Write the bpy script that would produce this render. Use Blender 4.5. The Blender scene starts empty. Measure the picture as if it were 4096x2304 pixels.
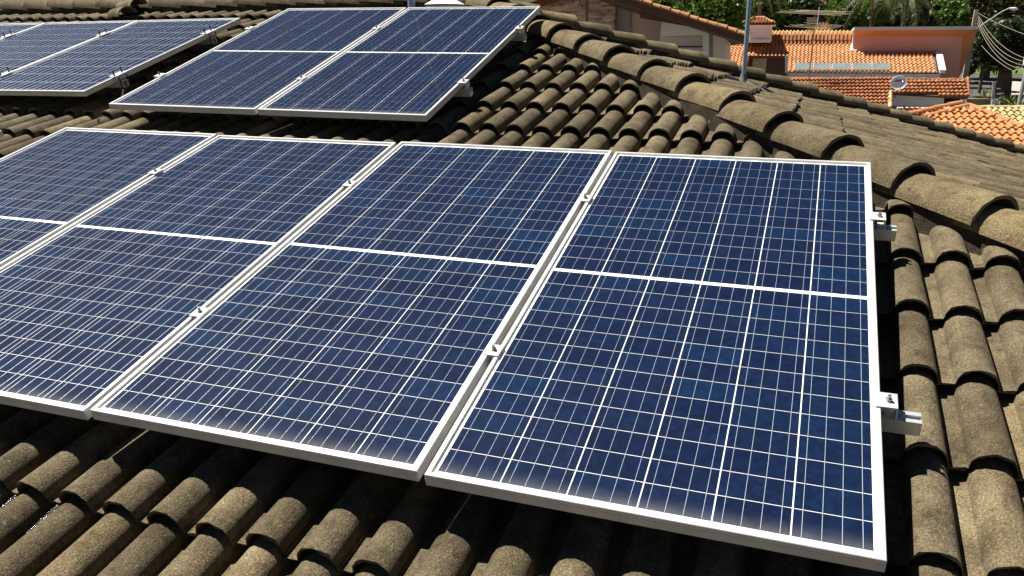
import bpy, bmesh, math, random
import numpy as np
from mathutils import Matrix, Vector
random.seed(7); rng = np.random.default_rng(7)
S = bpy.context.scene
COL = S.collection
R = math.radians
A = R(16.7); CA, SA, TA = math.cos(A), math.sin(A), math.tan(A)     # roof pitch (30 %)
ZO = 3.4                                                             # height of the lowest panel corner

# ---------------------------------------------------------------- camera
F = 3308.96
CAM = Vector((-0.2088, -1.5713, 0.9349 + ZO))
RIGHT = Vector((0.93985, 0.34155, 0.00555)); DOWN = Vector((0.09624, -0.24917, -0.96367)); FWD = Vector((-0.32776, 0.90623, -0.26705))
cam = bpy.data.cameras.new('camera'); cam_o = bpy.data.objects.new('camera', cam); COL.objects.link(cam_o)
m = Matrix.Identity(4)
for i in range(3):
    m[i][0] = RIGHT[i]; m[i][1] = -DOWN[i]; m[i][2] = -FWD[i]; m[i][3] = CAM[i]
cam_o.matrix_world = m
cam.sensor_width = 36; cam.lens = F / 4096 * 36; cam.clip_start = 0.05; cam.clip_end = 3000
S.camera = cam_o

# ---------------------------------------------------------------- sky, sun, exposure
sn = Vector((-0.56, 0.38, 1.0)).normalized()                          # sun direction in the roof's own frame
SUN = Vector((sn.x, sn.y * CA - sn.z * SA, sn.y * SA + sn.z * CA))
w = bpy.data.worlds.new('World'); S.world = w; w.use_nodes = True
nt = w.node_tree; bg = nt.nodes['Background']
sky = nt.nodes.new('ShaderNodeTexSky'); sky.sky_type = 'NISHITA'; sky.sun_disc = False
sky.sun_elevation = math.asin(SUN.z); sky.sun_rotation = math.atan2(SUN.x, SUN.y); sky.air_density = 0.24; sky.dust_density = 0.0; sky.ozone_density = 2.0
nt.links.new(sky.outputs[0], bg.inputs[0]); bg.inputs[1].default_value = 0.05
sl = bpy.data.lights.new('sun', 'SUN'); sl.energy = 5.0; sl.angle = R(0.53); sl.color = (1.0, 0.95, 0.86)
so = bpy.data.objects.new('sun', sl); COL.objects.link(so); so.location = (0, 0, 40)
so.rotation_euler = SUN.to_track_quat('Z', 'Y').to_euler()
S.view_settings.view_transform = 'Standard'; S.view_settings.look = 'None'
S.view_settings.exposure = 1.0; S.view_settings.gamma = 1.0; S.view_settings.use_curve_mapping = False

# ---------------------------------------------------------------- helpers
def tag(o, label=None, cat=None, group=None, kind=None):
    if label: o['label'] = label
    if cat: o['category'] = cat
    if group: o['group'] = group
    if kind: o['kind'] = kind
    return o
def link(o, parent=None):
    COL.objects.link(o)
    if parent is not None: o.parent = parent
    return o
def empty(name, mat=None, parent=None):
    o = bpy.data.objects.new(name, None); o.empty_display_size = 0.2; link(o, parent)
    if mat is not None: o.matrix_basis = mat
    return o
class MB:
    def __init__(s): s.v = []; s.f = []
    def add(s, vs, fs):
        b = len(s.v); s.v += [tuple(p) for p in vs]; s.f += [tuple(b + i for i in q) for q in fs]; return s
    def box(s, x0, x1, y0, y1, z0, z1, M=None):
        vs = [(x0,y0,z0),(x1,y0,z0),(x1,y1,z0),(x0,y1,z0),(x0,y0,z1),(x1,y0,z1),(x1,y1,z1),(x0,y1,z1)]
        if M is not None: vs = [M @ Vector(p) for p in vs]
        return s.add(vs, [(0,3,2,1),(4,5,6,7),(0,1,5,4),(1,2,6,5),(2,3,7,6),(3,0,4,7)])
    def prism(s, poly, d):                     # poly: list of 3-D points, d: extrusion vector
        n = len(poly); d = Vector(d); p = [Vector(q) for q in poly]
        return s.add(p + [q + d for q in p], [tuple(range(n - 1, -1, -1)), tuple(range(n, 2 * n))] +
                     [(i, (i + 1) % n, n + (i + 1) % n, n + i) for i in range(n)])
    def tube(s, pts, r, seg=8, cap=True):
        pts = [Vector(p) for p in pts]; n = len(pts); rs = r if isinstance(r, (list, tuple)) else [r] * n
        vs = []
        for i, p in enumerate(pts):
            t = (pts[min(i + 1, n - 1)] - pts[max(i - 1, 0)]).normalized()
            a = t.orthogonal().normalized() if abs(t.z) > .9 else t.cross(Vector((0, 0, 1))).normalized()
            b = t.cross(a)
            for k in range(seg):
                q = 2 * math.pi * k / seg; vs.append(p + (a * math.cos(q) + b * math.sin(q)) * rs[i])
        fs = [(i*seg+k, i*seg+(k+1)%seg, (i+1)*seg+(k+1)%seg, (i+1)*seg+k) for i in range(n-1) for k in range(seg)]
        if cap: fs += [tuple(range(seg - 1, -1, -1)), tuple((n-1)*seg + k for k in range(seg))]
        return s.add(vs, fs)
    def mesh(s, name, mat, smooth=False):
        me = bpy.data.meshes.new(name); me.from_pydata(s.v, [], s.f); me.update()
        bm = bmesh.new(); bm.from_mesh(me); bmesh.ops.recalc_face_normals(bm, faces=bm.faces); bm.to_mesh(me); bm.free()
        if smooth: set_smooth(me)
        if mat: me.materials.append(mat)
        return me
    def obj(s, name, mat, parent=None, M=None, smooth=False):
        o = bpy.data.objects.new(name, s.mesh(name, mat, smooth)); link(o, parent)
        if M is not None: o.matrix_basis = M
        return o
def set_smooth(me, ang=35):
    me.shade_smooth()
    me.set_sharp_from_angle(angle=R(ang))
def inst(name, me, parent, M):
    o = bpy.data.objects.new(name, me); link(o, parent); o.matrix_basis = M; return o
def T(x, y, z): return Matrix.Translation((x, y, z))

# ---------------------------------------------------------------- materials
def nodes(name):
    mt = bpy.data.materials.new(name); mt.use_nodes = True
    n = mt.node_tree.nodes; return mt, n, mt.node_tree.links, n['Principled BSDF']
def ramp(n, l, src, stops):
    r = n.new('ShaderNodeValToRGB'); e = r.color_ramp.elements
    while len(e) < len(stops): e.new(0.5)
    for q, (p, c) in zip(e, stops): q.position = p; q.color = (*c, 1) if len(c) == 3 else c
    l.new(src, r.inputs[0]); return r.outputs[0]
def noise(n, l, scale, detail=3, rough=.6, vec=None):
    t = n.new('ShaderNodeTexNoise'); t.inputs['Scale'].default_value = scale; t.inputs['Detail'].default_value = detail
    t.inputs['Roughness'].default_value = rough
    if vec is not None: l.new(vec, t.inputs['Vector'])
    return t.outputs['Fac']
def mix(n, l, fac, a, b, mode='MIX'):
    x = n.new('ShaderNodeMix'); x.data_type = 'RGBA'; x.blend_type = mode
    for s, v in ((x.inputs[0], fac), (x.inputs[6], a), (x.inputs[7], b)):
        if isinstance(v, (int, float)): s.default_value = v
        elif isinstance(v, tuple): s.default_value = (*v, 1)
        else: l.new(v, s)
    return x.outputs[2]
def coords(n, kind='Object'):
    return n.new('ShaderNodeTexCoord').outputs[kind]
def worldpos(n): return n.new('ShaderNodeNewGeometry').outputs['Position']
def simple(name, col, rough=.7, metal=0., var=.15, scale=6, bump=0., bscale=40, spec=.5, rand=0.):
    mt, n, l, b = nodes(name)
    p = worldpos(n)
    d = tuple(c * (1 - var) for c in col); h = tuple(min(1, c * (1 + var)) for c in col)
    c = ramp(n, l, noise(n, l, scale, 5, .65, p), [(.3, d), (.7, h)])
    if rand:
        oi = n.new('ShaderNodeObjectInfo'); c = mix(n, l, rand, c, ramp(n, l, oi.outputs['Random'], [(0, tuple(x*.5 for x in col)), (.6, col), (1, h)]))
    l.new(c, b.inputs['Base Color']); b.inputs['Roughness'].default_value = rough; b.inputs['Metallic'].default_value = metal
    b.inputs['Specular IOR Level'].default_value = spec
    if bump:
        bp = n.new('ShaderNodeBump'); bp.inputs['Strength'].default_value = bump; bp.inputs['Distance'].default_value = .01
        l.new(noise(n, l, bscale, 4, .7, p), bp.inputs['Height']); l.new(bp.outputs[0], b.inputs['Normal'])
    return mt
def tone_of(n, l):                               # one random number per tile, single or in a joined field
    oi = n.new('ShaderNodeObjectInfo').outputs['Random']; at = n.new('ShaderNodeAttribute'); at.attribute_name = 'tone'
    ad = n.new('ShaderNodeMath'); ad.operation = 'ADD'; l.new(oi, ad.inputs[0]); l.new(at.outputs['Fac'], ad.inputs[1])
    fr = n.new('ShaderNodeMath'); fr.operation = 'FRACT'; l.new(ad.outputs[0], fr.inputs[0]); return fr.outputs[0]
def concrete(name, c0, c1, c2, rand=.8):
    mt, n, l, b = nodes(name)
    p = worldpos(n); oi = tone_of(n, l)
    big = ramp(n, l, noise(n, l, 9, 6, .68, p), [(.30, c1), (.48, c0), (.70, c2)])
    tone = ramp(n, l, oi, [(0, (.55, .53, .50)), (.35, (.9, .9, .9)), (.7, (1.05, 1.06, 1.08)), (1, (1.35, 1.30, 1.18))])
    c = mix(n, l, rand, big, mix(n, l, 1., big, tone, 'MULTIPLY'))
    gr = ramp(n, l, noise(n, l, 230, 3, .65, p), [(.33, (.40, .38, .35)), (.5, (.95, .95, .95)), (.62, (1.5, 1.48, 1.4)), (.70, (2.3, 2.25, 2.1))])
    c = mix(n, l, .85, c, mix(n, l, 1., c, gr, 'MULTIPLY'))
    fl = ramp(n, l, noise(n, l, 30, 6, .78, p), [(.36, (.34, .32, .29)), (.47, (1, 1, 1))])
    c = mix(n, l, .65, c, mix(n, l, 1., c, fl, 'MULTIPLY'))
    st = ramp(n, l, noise(n, l, 2.3, 4, .6, p), [(.36, (.62, .60, .58)), (.55, (1.05, 1.05, 1.05))])
    c = mix(n, l, .8, c, mix(n, l, 1., c, st, 'MULTIPLY'))
    li = ramp(n, l, noise(n, l, 34, 4, .6, p), [(.64, (0, 0, 0)), (.70, (1, 1, 1))])
    c = mix(n, l, li, c, mix(n, l, .45, c, (.26, .25, .20)))
    l.new(c, b.inputs['Base Color']); b.inputs['Roughness'].default_value = .9; b.inputs['Specular IOR Level'].default_value = .25
    bp = n.new('ShaderNodeBump'); bp.inputs['Strength'].default_value = .9; bp.inputs['Distance'].default_value = .008
    l.new(noise(n, l, 130, 4, .75, p), bp.inputs['Height']); l.new(bp.outputs[0], b.inputs['Normal'])
    return mt
M_TILE = concrete('concrete_tile', (.146, .117, .070), (.078, .060, .034), (.205, .172, .110))
M_CAP = concrete('concrete_cap', (.158, .125, .070), (.086, .064, .035), (.205, .170, .102))
M_MORTAR = concrete('mortar', (.05, .038, .025), (.022, .017, .012), (.08, .062, .042), 0)
M_ALU = simple('anodised_aluminium', (.55, .55, .54), .42, .25, .10, 14)
M_ALUR = simple('rail_aluminium', (.62, .64, .66), .38, .55, .06, 40)
M_BOLT = simple('bolt_steel', (.30, .30, .30), .35, .9, .2, 80)
M_DBOLT = simple('dark_bolt', (.06, .055, .05), .45, .6, .2, 80)
M_BACK = simple('white_backsheet', (.80, .81, .82), .5, 0, .02, 20)
def cell_mat():
    mt, n, l, b = nodes('silicon_cell'); p = worldpos(n)
    oi = n.new('ShaderNodeObjectInfo').outputs['Random']
    vo = n.new('ShaderNodeTexVoronoi'); vo.inputs['Scale'].default_value = 60; l.new(p, vo.inputs['Vector'])
    sx = n.new('ShaderNodeSeparateColor'); l.new(vo.outputs['Color'], sx.inputs[0])
    c = ramp(n, l, sx.outputs[0], [(0, (.0040, .0105, .034)), (.5, (.0046, .0128, .042)), (1, (.0055, .0160, .052))])
    t = ramp(n, l, oi, [(0, (.72, .72, .82)), (.35, (1, .92, .95)), (.7, (1., 1., 1.)), (1, (.85, 1.35, 1.3))])
    c = mix(n, l, .85, c, mix(n, l, 1., c, t, 'MULTIPLY'))
    l.new(c, b.inputs['Base Color']); b.inputs['Roughness'].default_value = .5; b.inputs['Specular IOR Level'].default_value = .03
    return mt
M_CELL = cell_mat()
def ribbon_mat():
    mt, n, l, b = nodes('busbar_ribbon')
    b.inputs['Base Color'].default_value = (.70, .77, .88, 1); b.inputs['Metallic'].default_value = .8; b.inputs['Roughness'].default_value = .42
    return mt
M_RIB = ribbon_mat()
def glass_mat(name='panel_glass', dirt=.02, tint=(1, 1, 1)):
    mt = bpy.data.materials.new(name); mt.use_nodes = True; n = mt.node_tree.nodes; l = mt.node_tree.links; n.clear()
    out = n.new('ShaderNodeOutputMaterial'); tr = n.new('ShaderNodeBsdfTransparent'); gl = n.new('ShaderNodeBsdfGlossy')
    tr.inputs[0].default_value = (*tint, 1)
    gl.inputs['Roughness'].default_value = .035
    g2 = n.new('ShaderNodeBsdfGlossy'); g2.inputs['Roughness'].default_value = .34
    fr = n.new('ShaderNodeFresnel'); fr.inputs[0].default_value = 1.42
    p = worldpos(n)
    d = ramp(n, l, noise(n, l, 22, 5, .7, p), [(.35, (.0, .0, .0)), (.75, (dirt,) * 3)])
    m0 = n.new('ShaderNodeMixShader'); l.new(d, m0.inputs[0]); l.new(gl.outputs[0], m0.inputs[1]); l.new(g2.outputs[0], m0.inputs[2])
    mx = n.new('ShaderNodeMixShader'); l.new(fr.outputs[0], mx.inputs[0]); l.new(tr.outputs[0], mx.inputs[1]); l.new(m0.outputs[0], mx.inputs[2])
    # glare haze painted into a dust band above the lower bar; thin dust everywhere
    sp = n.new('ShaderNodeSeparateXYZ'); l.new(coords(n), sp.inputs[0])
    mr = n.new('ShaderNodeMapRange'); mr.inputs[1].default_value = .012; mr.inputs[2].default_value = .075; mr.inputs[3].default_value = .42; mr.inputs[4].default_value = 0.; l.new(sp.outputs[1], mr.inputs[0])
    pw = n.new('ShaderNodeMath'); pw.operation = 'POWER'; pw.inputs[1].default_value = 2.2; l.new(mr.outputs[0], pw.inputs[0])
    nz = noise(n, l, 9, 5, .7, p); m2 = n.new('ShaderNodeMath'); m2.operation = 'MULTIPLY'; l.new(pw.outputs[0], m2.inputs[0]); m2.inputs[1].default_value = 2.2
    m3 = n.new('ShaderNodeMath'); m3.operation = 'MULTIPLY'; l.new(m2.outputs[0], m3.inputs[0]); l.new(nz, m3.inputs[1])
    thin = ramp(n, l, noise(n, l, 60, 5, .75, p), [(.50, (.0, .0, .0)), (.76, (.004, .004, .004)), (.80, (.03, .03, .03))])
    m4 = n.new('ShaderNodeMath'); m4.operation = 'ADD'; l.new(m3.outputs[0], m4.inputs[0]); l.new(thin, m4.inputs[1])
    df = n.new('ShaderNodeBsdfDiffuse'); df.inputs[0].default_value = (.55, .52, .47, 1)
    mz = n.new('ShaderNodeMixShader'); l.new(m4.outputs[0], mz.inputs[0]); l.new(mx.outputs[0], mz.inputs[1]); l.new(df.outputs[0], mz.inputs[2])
    l.new(mz.outputs[0], out.inputs[0]); return mt
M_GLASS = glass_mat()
M_GALV = simple('galvanised_blue_grey', (.30, .42, .47), .45, .35, .15, 25)
M_LEAD = simple('lead_flashing', (.13, .13, .12), .85, 0, .25, 20)
M_WHITE = simple('white_paint', (.72, .70, .68), .7, 0, .05, 3)
M_WALL = simple('own_wall', (.6, .57, .5), .85, 0, .08, 2)
M_DECK = simple('roof_underlay', (.05, .04, .03), .95, 0, .2, 6)

# ================================================================ OWN HOUSE: roof frame
# roof frame: x along the ridge, y up the slope, z normal to the panel plane; origin = lower right corner of the last panel
MR = Matrix.Translation((0, 0, ZO)) @ Matrix.Rotation(A, 4, 'X')
def roofw(u, v, n): return MR @ Vector((u, v, n))
PITCH, COURSE, ZB = .148, .337, -.208
HSUM = 2.087                                    # the hip lies over x + y = HSUM in plan
EX = -2.97; EY = HSUM - EX                      # end of the ridge
VE = -2.2; YE = VE * CA - ZB * SA               # front eave
XEND = HSUM - YE; YBACK = 2 * EY - YE
XL = -9.5                                       # left end of the roof as built
def zfront(y): return ZO + (y * SA + ZB) / CA
house = tag(empty('house', T(-2, 3, 0)), 'house with dark weathered concrete tile hip roof carrying the solar panels', 'house')
HI = T(2, -3, 0)                                # parts are given in world coordinates
def hpart(mb, name, mat, smooth=False, parent=None):
    o = mb.obj(name, mat, parent or house, None, smooth)
    if parent is None: o.matrix_basis = HI
    return o
b = MB(); b.box(XL + .5, XEND - .6, YE + .6, YBACK - .6, -1.2, zfront(YE) + .02); hpart(b, 'wall', M_WALL)
zr = zfront(EY); ze = zfront(YE); dz = .012
fs = hpart(MB().prism([(XL, YE, ze-dz), (XEND, YE, ze-dz), (EX, EY, zr-dz), (XL, EY, zr-dz)], (0, 0, -.03)), 'front_slope', M_DECK)
hs = hpart(MB().prism([(XEND, YE, ze-dz), (XEND, YBACK, ze-dz), (EX, EY, zr-dz)], (0, 0, -.03)), 'hip_slope', M_DECK)
bs = hpart(MB().prism([(XEND, YBACK, ze-dz), (XL, YBACK, ze-dz), (XL, EY, zr-dz), (EX, EY, zr-dz)], (0, 0, -.03)), 'back_slope', M_TILE)
hpart(MB().box(XL, XEND, YE - .02, YE, ze - .2, ze - .05).box(XEND, XEND + .02, YE, YBACK, ze - .2, ze - .05), 'fascia', M_MORTAR)

# one tile: x across, y up the slope, z normal
def tile_profile(w=PITCH, hw=.0535, h=.055, seg=8, lip=.005):
    pts = [(-w + hw - .004, -.007), (-w + hw + .012, -.003), (-hw - .004, .0)]
    for k in range(seg + 1):
        t = math.pi * (1 - k / seg); pts.append((hw * math.cos(t), h * math.sin(t) ** .85 if 0 < k < seg else .002))
    pts += [(hw + lip, .0015)]
    return pts
def tile_mesh(name, L=.405, drop=.042, th=.009, prof=None, mat=None, jag=0.):
    prof = prof or tile_profile(); n = len(prof); b = MB(); vs = []
    for (y, z0) in ((0, drop), (L, 0)):
        for off in (0, -th):
            for i, (x, z) in enumerate(prof):
                j = random.uniform(-jag, jag) if y == 0 else 0
                vs.append((x, y + j, z + z0 + off))
    fs = []
    for i in range(n - 1):
        fs += [(i, i+1, 2*n+i+1, 2*n+i), (n+i+1, n+i, 3*n+i, 3*n+i+1), (i+1, i, n+i, n+i+1), (2*n+i, 2*n+i+1, 3*n+i+1, 3*n+i)]
    fs += [(0, 2*n, 3*n, n), (n-1, 2*n-1, 4*n-1, 3*n-1)]
    return b.add(vs, fs).mesh(name, mat, True)
TILES = [tile_mesh('roof_tile', mat=M_TILE, jag=.0035) for _ in range(4)]
PANELS = []                                     # (u0,u1,v0,v1) covered areas, roof frame
def covered(u, v):
    for (u0, u1, v0, v1) in PANELS:
        if u0 + .02 < u < u1 + .0 and v0 + .0 < v < v1 - .12: return True
    return False
def to_px(P):
    d = P - CAM; z = d.dot(FWD)
    if z < .1: return None
    return (2048 + F * d.dot(RIGHT) / z, 1152 + F * d.dot(DOWN) / z, z)
class Field:                                    # gathers transformed meshes into one
    def __init__(s): s.bm = bmesh.new(); s.tone = s.bm.verts.layers.float.new('tone')
    def add(s, me, M):
        k = len(s.bm.verts); s.bm.from_mesh(me); s.bm.verts.ensure_lookup_table()
        t_ = random.random()
        for vtx in s.bm.verts[k:]: vtx.co = M @ vtx.co; vtx[s.tone] = t_
    def obj(s, name, mat, parent, kind='stuff'):
        me = bpy.data.meshes.new(name); s.bm.to_mesh(me); s.bm.free(); me.materials.append(mat); set_smooth(me)
        o = bpy.data.objects.new(name, me); link(o, parent); o['kind'] = kind; return o
def clipped(me, M, planes):                     # mesh in world coordinates cut by (point, normal) planes: the normal side goes
    bm = bmesh.new(); bm.from_mesh(me); bm.transform(M)
    for co, no in planes:
        bmesh.ops.bisect_plane(bm, geom=bm.verts[:] + bm.edges[:] + bm.faces[:], plane_co=co, plane_no=no, clear_outer=True)
    r = None
    if len(bm.faces) > 4:
        r = bpy.data.meshes.new('roof_tile'); bm.to_mesh(r); r.materials.append(me.materials[0]); set_smooth(r)
    bm.free(); return r
# the arrays' poses in the roof frame
PW, PH, PG = .992, 1.957, .0201
M2 = Matrix(((.9999, -.0082, .0087, -2.0446), (.0085, .9995, -.031, 2.3254), (-.0085, .0311, .9995, -.0069), (0, 0, 0, 1)))
M3 = Matrix(((1, -.001, -.0095, -4.4702), (.0009, .9999, -.0166, 2.5501), (.0095, .0166, .9998, -.0055), (0, 0, 0, 1)))
PANELS += [(-4*PW - 3*PG, 0, 0, PH), (-2.0446 - 2*PW - PG, -2.0446, 2.3254, 2.3254 + PH), (-4.47 - 3.0, -4.47, 2.55, 4.2), (-6.4, -4.42, .0, 1.9)]
cand = []
ncol = int((XEND - XL) / PITCH) + 2
for r in range(-7, 17):
    v0 = .157 + COURSE * r - 0.0
    for c in range(ncol):
        u = .12 - PITCH * (c - 30)
        if u < XL + .05: continue
        yc = (v0 + .1) * CA - ZB * SA
        if u - PITCH/2 + yc > HSUM + .02 or v0 > (EY + ZB*SA) / CA - .05: continue
        Mt = MR @ T(u + random.uniform(-.002, .002), v0 + random.uniform(-.006, .006), ZB + random.uniform(-.002, .002)) @ Matrix.Rotation(random.gauss(0, .006), 4, 'Z') @ Matrix.Rotation(random.gauss(0, .012), 4, 'Y')
        crossing = (u + PITCH/2 + (v0 + .405) * CA - ZB*SA > HSUM) or ((v0 + .41) * CA - ZB*SA > EY)
        p = to_px(roofw(u, v0 + .12, -.13)); size = 0
        if p and -60 < p[0] < 4150 and -30 < p[1] < 2420 and not covered(u, v0 + .15): size = 1 / p[2]
        cand.append((size, 'f', Mt, crossing))
# hip slope tiles: x across = world Y, y up the slope = towards -X
HB = Matrix(((0, -CA, SA, 0), (1, 0, 0, 0), (0, SA, CA, 0), (0, 0, 0, 1)))
def hip_point(x, y):                            # point on the hip slope's tile plane
    return Vector((x, y, ZO + (HSUM * SA + ZB - x * SA) / CA))
L0 = COURSE * CA
for r in range(0, 24):
    x = XEND - .02 - r * L0
    if x < EX: break
    for c in range(-60, 61):
        y = EY + c * PITCH
        hw = (x - EX)
        if abs(y - EY) > hw + .12: continue
        Mt = T(*hip_point(x, y)) @ HB @ T(0, random.gauss(0, .006), random.gauss(0, .005)) @ Matrix.Rotation(random.gauss(0, .007), 4, 'Z') @ Matrix.Rotation(random.gauss(0, .03), 4, 'Y')
        crossing = abs(y - EY) + PITCH/2 > hw - .41
        p = to_px(hip_point(x - .15, y)); size = 0
        if p and 2000 < p[0] < 4150 and 20 < p[1] < 900: size = .45 / p[2]
        cand.append((size, 'h', Mt, crossing))
cand.sort(key=lambda c: -c[0])
n2 = Vector((1, 1, 0)).normalized(); n3 = Vector((-1, 1, 0)).normalized(); n4 = Vector((-1, -1, 0)).normalized()
pfront = [(Vector((HSUM, 0, 0)), n2), (Vector((0, EY, 0)), Vector((0, 1, 0)))]
phip = [(Vector((HSUM, 0, 0)), n4), (Vector((EX, EY, 0)), n3)]
field = {'f': Field(), 'h': Field()}
made = 0
for size, side, Mt, crossing in cand:
    me = random.choice(TILES); par = fs if side == 'f' else hs
    if crossing:
        me = clipped(me, Mt, pfront if side == 'f' else phip)
        if me is None: continue
        Mw = Matrix.Identity(4)
    else: Mw = Mt
    if size > 0 and made < 300:
        inst('roof_tile', me, par, Mw); made += 1
    else:
        field[side].add(me, Mw)
field['f'].obj('roof_tile_field', M_TILE, fs); field['h'].obj('roof_tile_field', M_TILE, hs)

# hip and ridge caps: local y runs down the line, z up
def cap_mesh(L=.44, r0=.098, r1=.122, th=.016, seg=12, jag=.003):
    b = MB(); vs = []; n = seg + 1
    for (y, r, zz) in ((0, r0, -.012), (L*.5, (r0+r1)/2, .006), (L, r1, .020)):
        for off in (0, th):
            for k in range(n):
                t = math.pi * k / seg
                vs.append((-(r-off)*math.cos(t), y + (random.uniform(-jag, jag) if y == L else 0), zz + (r-off)*.80*math.sin(t)))
    fs_ = []
    for a_ in (0, 1):
        o0 = a_*2*n; o1 = (a_+1)*2*n
        for i in range(seg):
            fs_ += [(o0+i, o1+i, o1+i+1, o0+i+1), (o0+n+i, o0+n+i+1, o1+n+i+1, o1+n+i)]
        for i in (0, seg): fs_ += [(o0+i, o0+n+i, o1+n+i, o1+i)]
    e = 4*n
    for i in range(seg): fs_ += [(e+i, e+n+i, e+n+i+1, e+i+1), (i, i+1, n+i+1, n+i)]
    return b.add(vs, fs_).mesh('hip_tile', M_CAP, True)
CAPS = [cap_mesh() for _ in range(4)]
def line_frame(P, d):
    d = Vector(d).normalized(); x = d.cross(Vector((0, 0, 1))).normalized(); z = x.cross(d)
    return Matrix(((x.x, d.x, z.x, P.x), (x.y, d.y, z.y, P.y), (x.z, d.z, z.z, P.z), (0, 0, 0, 1)))
W0 = Vector((-.85, 2.937, .860 + ZO))           # a point on the near hip's crest line
def caps(name, crest0, d, s0, s1, step, jig=.006):
    s = s0
    while s < s1:
        P = crest0 + Vector(d) * s; P.z -= .108
        Mx = line_frame(P, d) @ T(random.uniform(-jig, jig), 0, random.uniform(-.003, .003)) @ Matrix.Rotation(random.gauss(0, .018), 4, 'Z') @ Matrix.Rotation(random.gauss(0, .02), 4, 'Y')
        inst(name, random.choice(CAPS), house, HI @ Mx); s += step
dn, df = Vector((1, -1, -TA)), Vector((1, 1, -TA)); st = .36 / 1.446
lo = .44 / 1.446
E0 = W0 + dn * (EX - W0.x)
caps('hip_tile', W0, dn, .25 - lo - .25*8 + .0, XEND - W0.x, .25)
caps('hip_tile', E0, df, .10, XEND - EX, .25)
caps('ridge_tile', E0 + Vector((-.05, 0, -.01)), Vector((-1, 0, 0)), -.1, 6.7, .315, .012)
def mortar(name, crest0, d, s1, hw=.098):
    a_ = crest0.copy(); b_ = crest0 + Vector(d) * s1; x = Vector(d).cross(Vector((0, 0, 1))).normalized()
    mb = MB(); N = 40; vs = []
    for i in range(N + 1):
        P = a_.lerp(b_, i / N)
        for (q, z) in ((-hw, -.25), (-hw + .008, -.095), (-hw*.5, -.06), (hw*.5, -.06), (hw - .008, -.095), (hw, -.25)):
            vs.append(P + x * (q + random.uniform(-.008, .008)) + Vector((0, 0, z + random.uniform(-.006, .006))))
    fs_ = [(i*6+k, i*6+k+1, i*6+k+7, i*6+k+6) for i in range(N) for k in range(5)] + [(0, 1, 2, 3, 4, 5), tuple(N*6+k for k in range(5, -1, -1))]
    hpart(mb.add(vs, fs_), name, M_MORTAR)
mortar('hip_mortar', E0, dn, XEND - EX - .1); mortar('hip_mortar', E0, df, XEND - EX - .1); mortar('ridge_mortar', E0 + Vector((0, 0, -.02)), Vector((-1, 0, 0)), 6.6, .10)

# ================================================================ SOLAR PANELS
def frame_mesh(W, H, th=.0335, lip=.0115, ch=.0012):
    b = MB()
    def loop(i, z): return [(-W+i, i, z), (-i, i, z), (-i, H-i, z), (-W+i, H-i, z)]
    L = [loop(0, -th), loop(0, -.014), loop(.0008, -.0135), loop(.0008, -.0125), loop(0, -.012), loop(0, -ch), loop(ch, 0), loop(lip, 0), loop(lip, -.003), loop(lip, -.010), loop(.028, -th + .002), loop(.028, -th)]
    vs = [p for q in L for p in q]; n = len(L)
    fs_ = [(i*4+k, i*4+(k+1)%4, ((i+1)%n)*4+(k+1)%4, ((i+1)%n)*4+k) for i in range(n) for k in range(4)]
    return b.add(vs, fs_).mesh('frame', M_ALU)
def sheet(W, H, i, z, mat, name):
    return MB().add([(-W+i, i, z), (-i, i, z), (-i, H-i, z), (-W+i, H-i, z)], [(0, 1, 2, 3)]).mesh(name, mat)
def plate(w_, h_, t_, mat, name, c=0):
    if c:
        x, y = w_/2, h_/2
        o = [(-x+c, -y), (x-c, -y), (x, -y+c), (x, y-c), (x-c, y), (-x+c, y), (-x, y-c), (-x, -y+c)]
        return MB().prism([(p[0], p[1], 0) for p in o], (0, 0, t_)).mesh(name, mat)
    return MB().box(-w_/2, w_/2, -h_/2, h_/2, 0, t_).mesh(name, mat)
def ribbon(L, w_=.0014, h_=.0009):
    b = MB(); vs = []
    prof = [(-w_/2, 0), (-w_*.3, h_*.8), (0, h_), (w_*.3, h_*.8), (w_/2, 0)]
    for y in (0, L): vs += [(x, y, z) for x, z in prof]
    me = b.add(vs, [(i, i+1, 5+i+1, 5+i) for i in range(4)]).mesh('busbar', M_RIB); set_smooth(me, 80); return me
# half-cut panel: 6 x 24 half cells, white bar across the middle; standard panel: 6 x 10 whole cells
def kit(W, H, rows, half, nb):
    k = dict(W=W, H=H, rows=rows, half=half, nb=nb)
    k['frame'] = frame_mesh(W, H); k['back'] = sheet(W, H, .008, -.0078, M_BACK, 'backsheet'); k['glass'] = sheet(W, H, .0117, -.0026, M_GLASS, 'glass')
    k['mx'] = .021; mid = .016 if half else 0; k['mid'] = mid; k['my'] = .0245
    k['px'] = (W - 2*k['mx']) / 6; k['py'] = (H - 2*k['my'] - mid) / rows
    k['cell'] = plate(k['px'] - (.0034 if half else .0038), k['py'] - (.0026 if half else .0052), .0004, M_CELL, 'cell', 0)
    k['rib'] = ribbon((H - 2*k['my'] - mid) / 2 - .003 if half else H - 2*k['my'] - .003, .0013 if half else .0030)
    return k
K1 = kit(PW, PH, 24, True, 4); K3 = kit(.998, 1.65, 10, False, 3)
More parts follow.
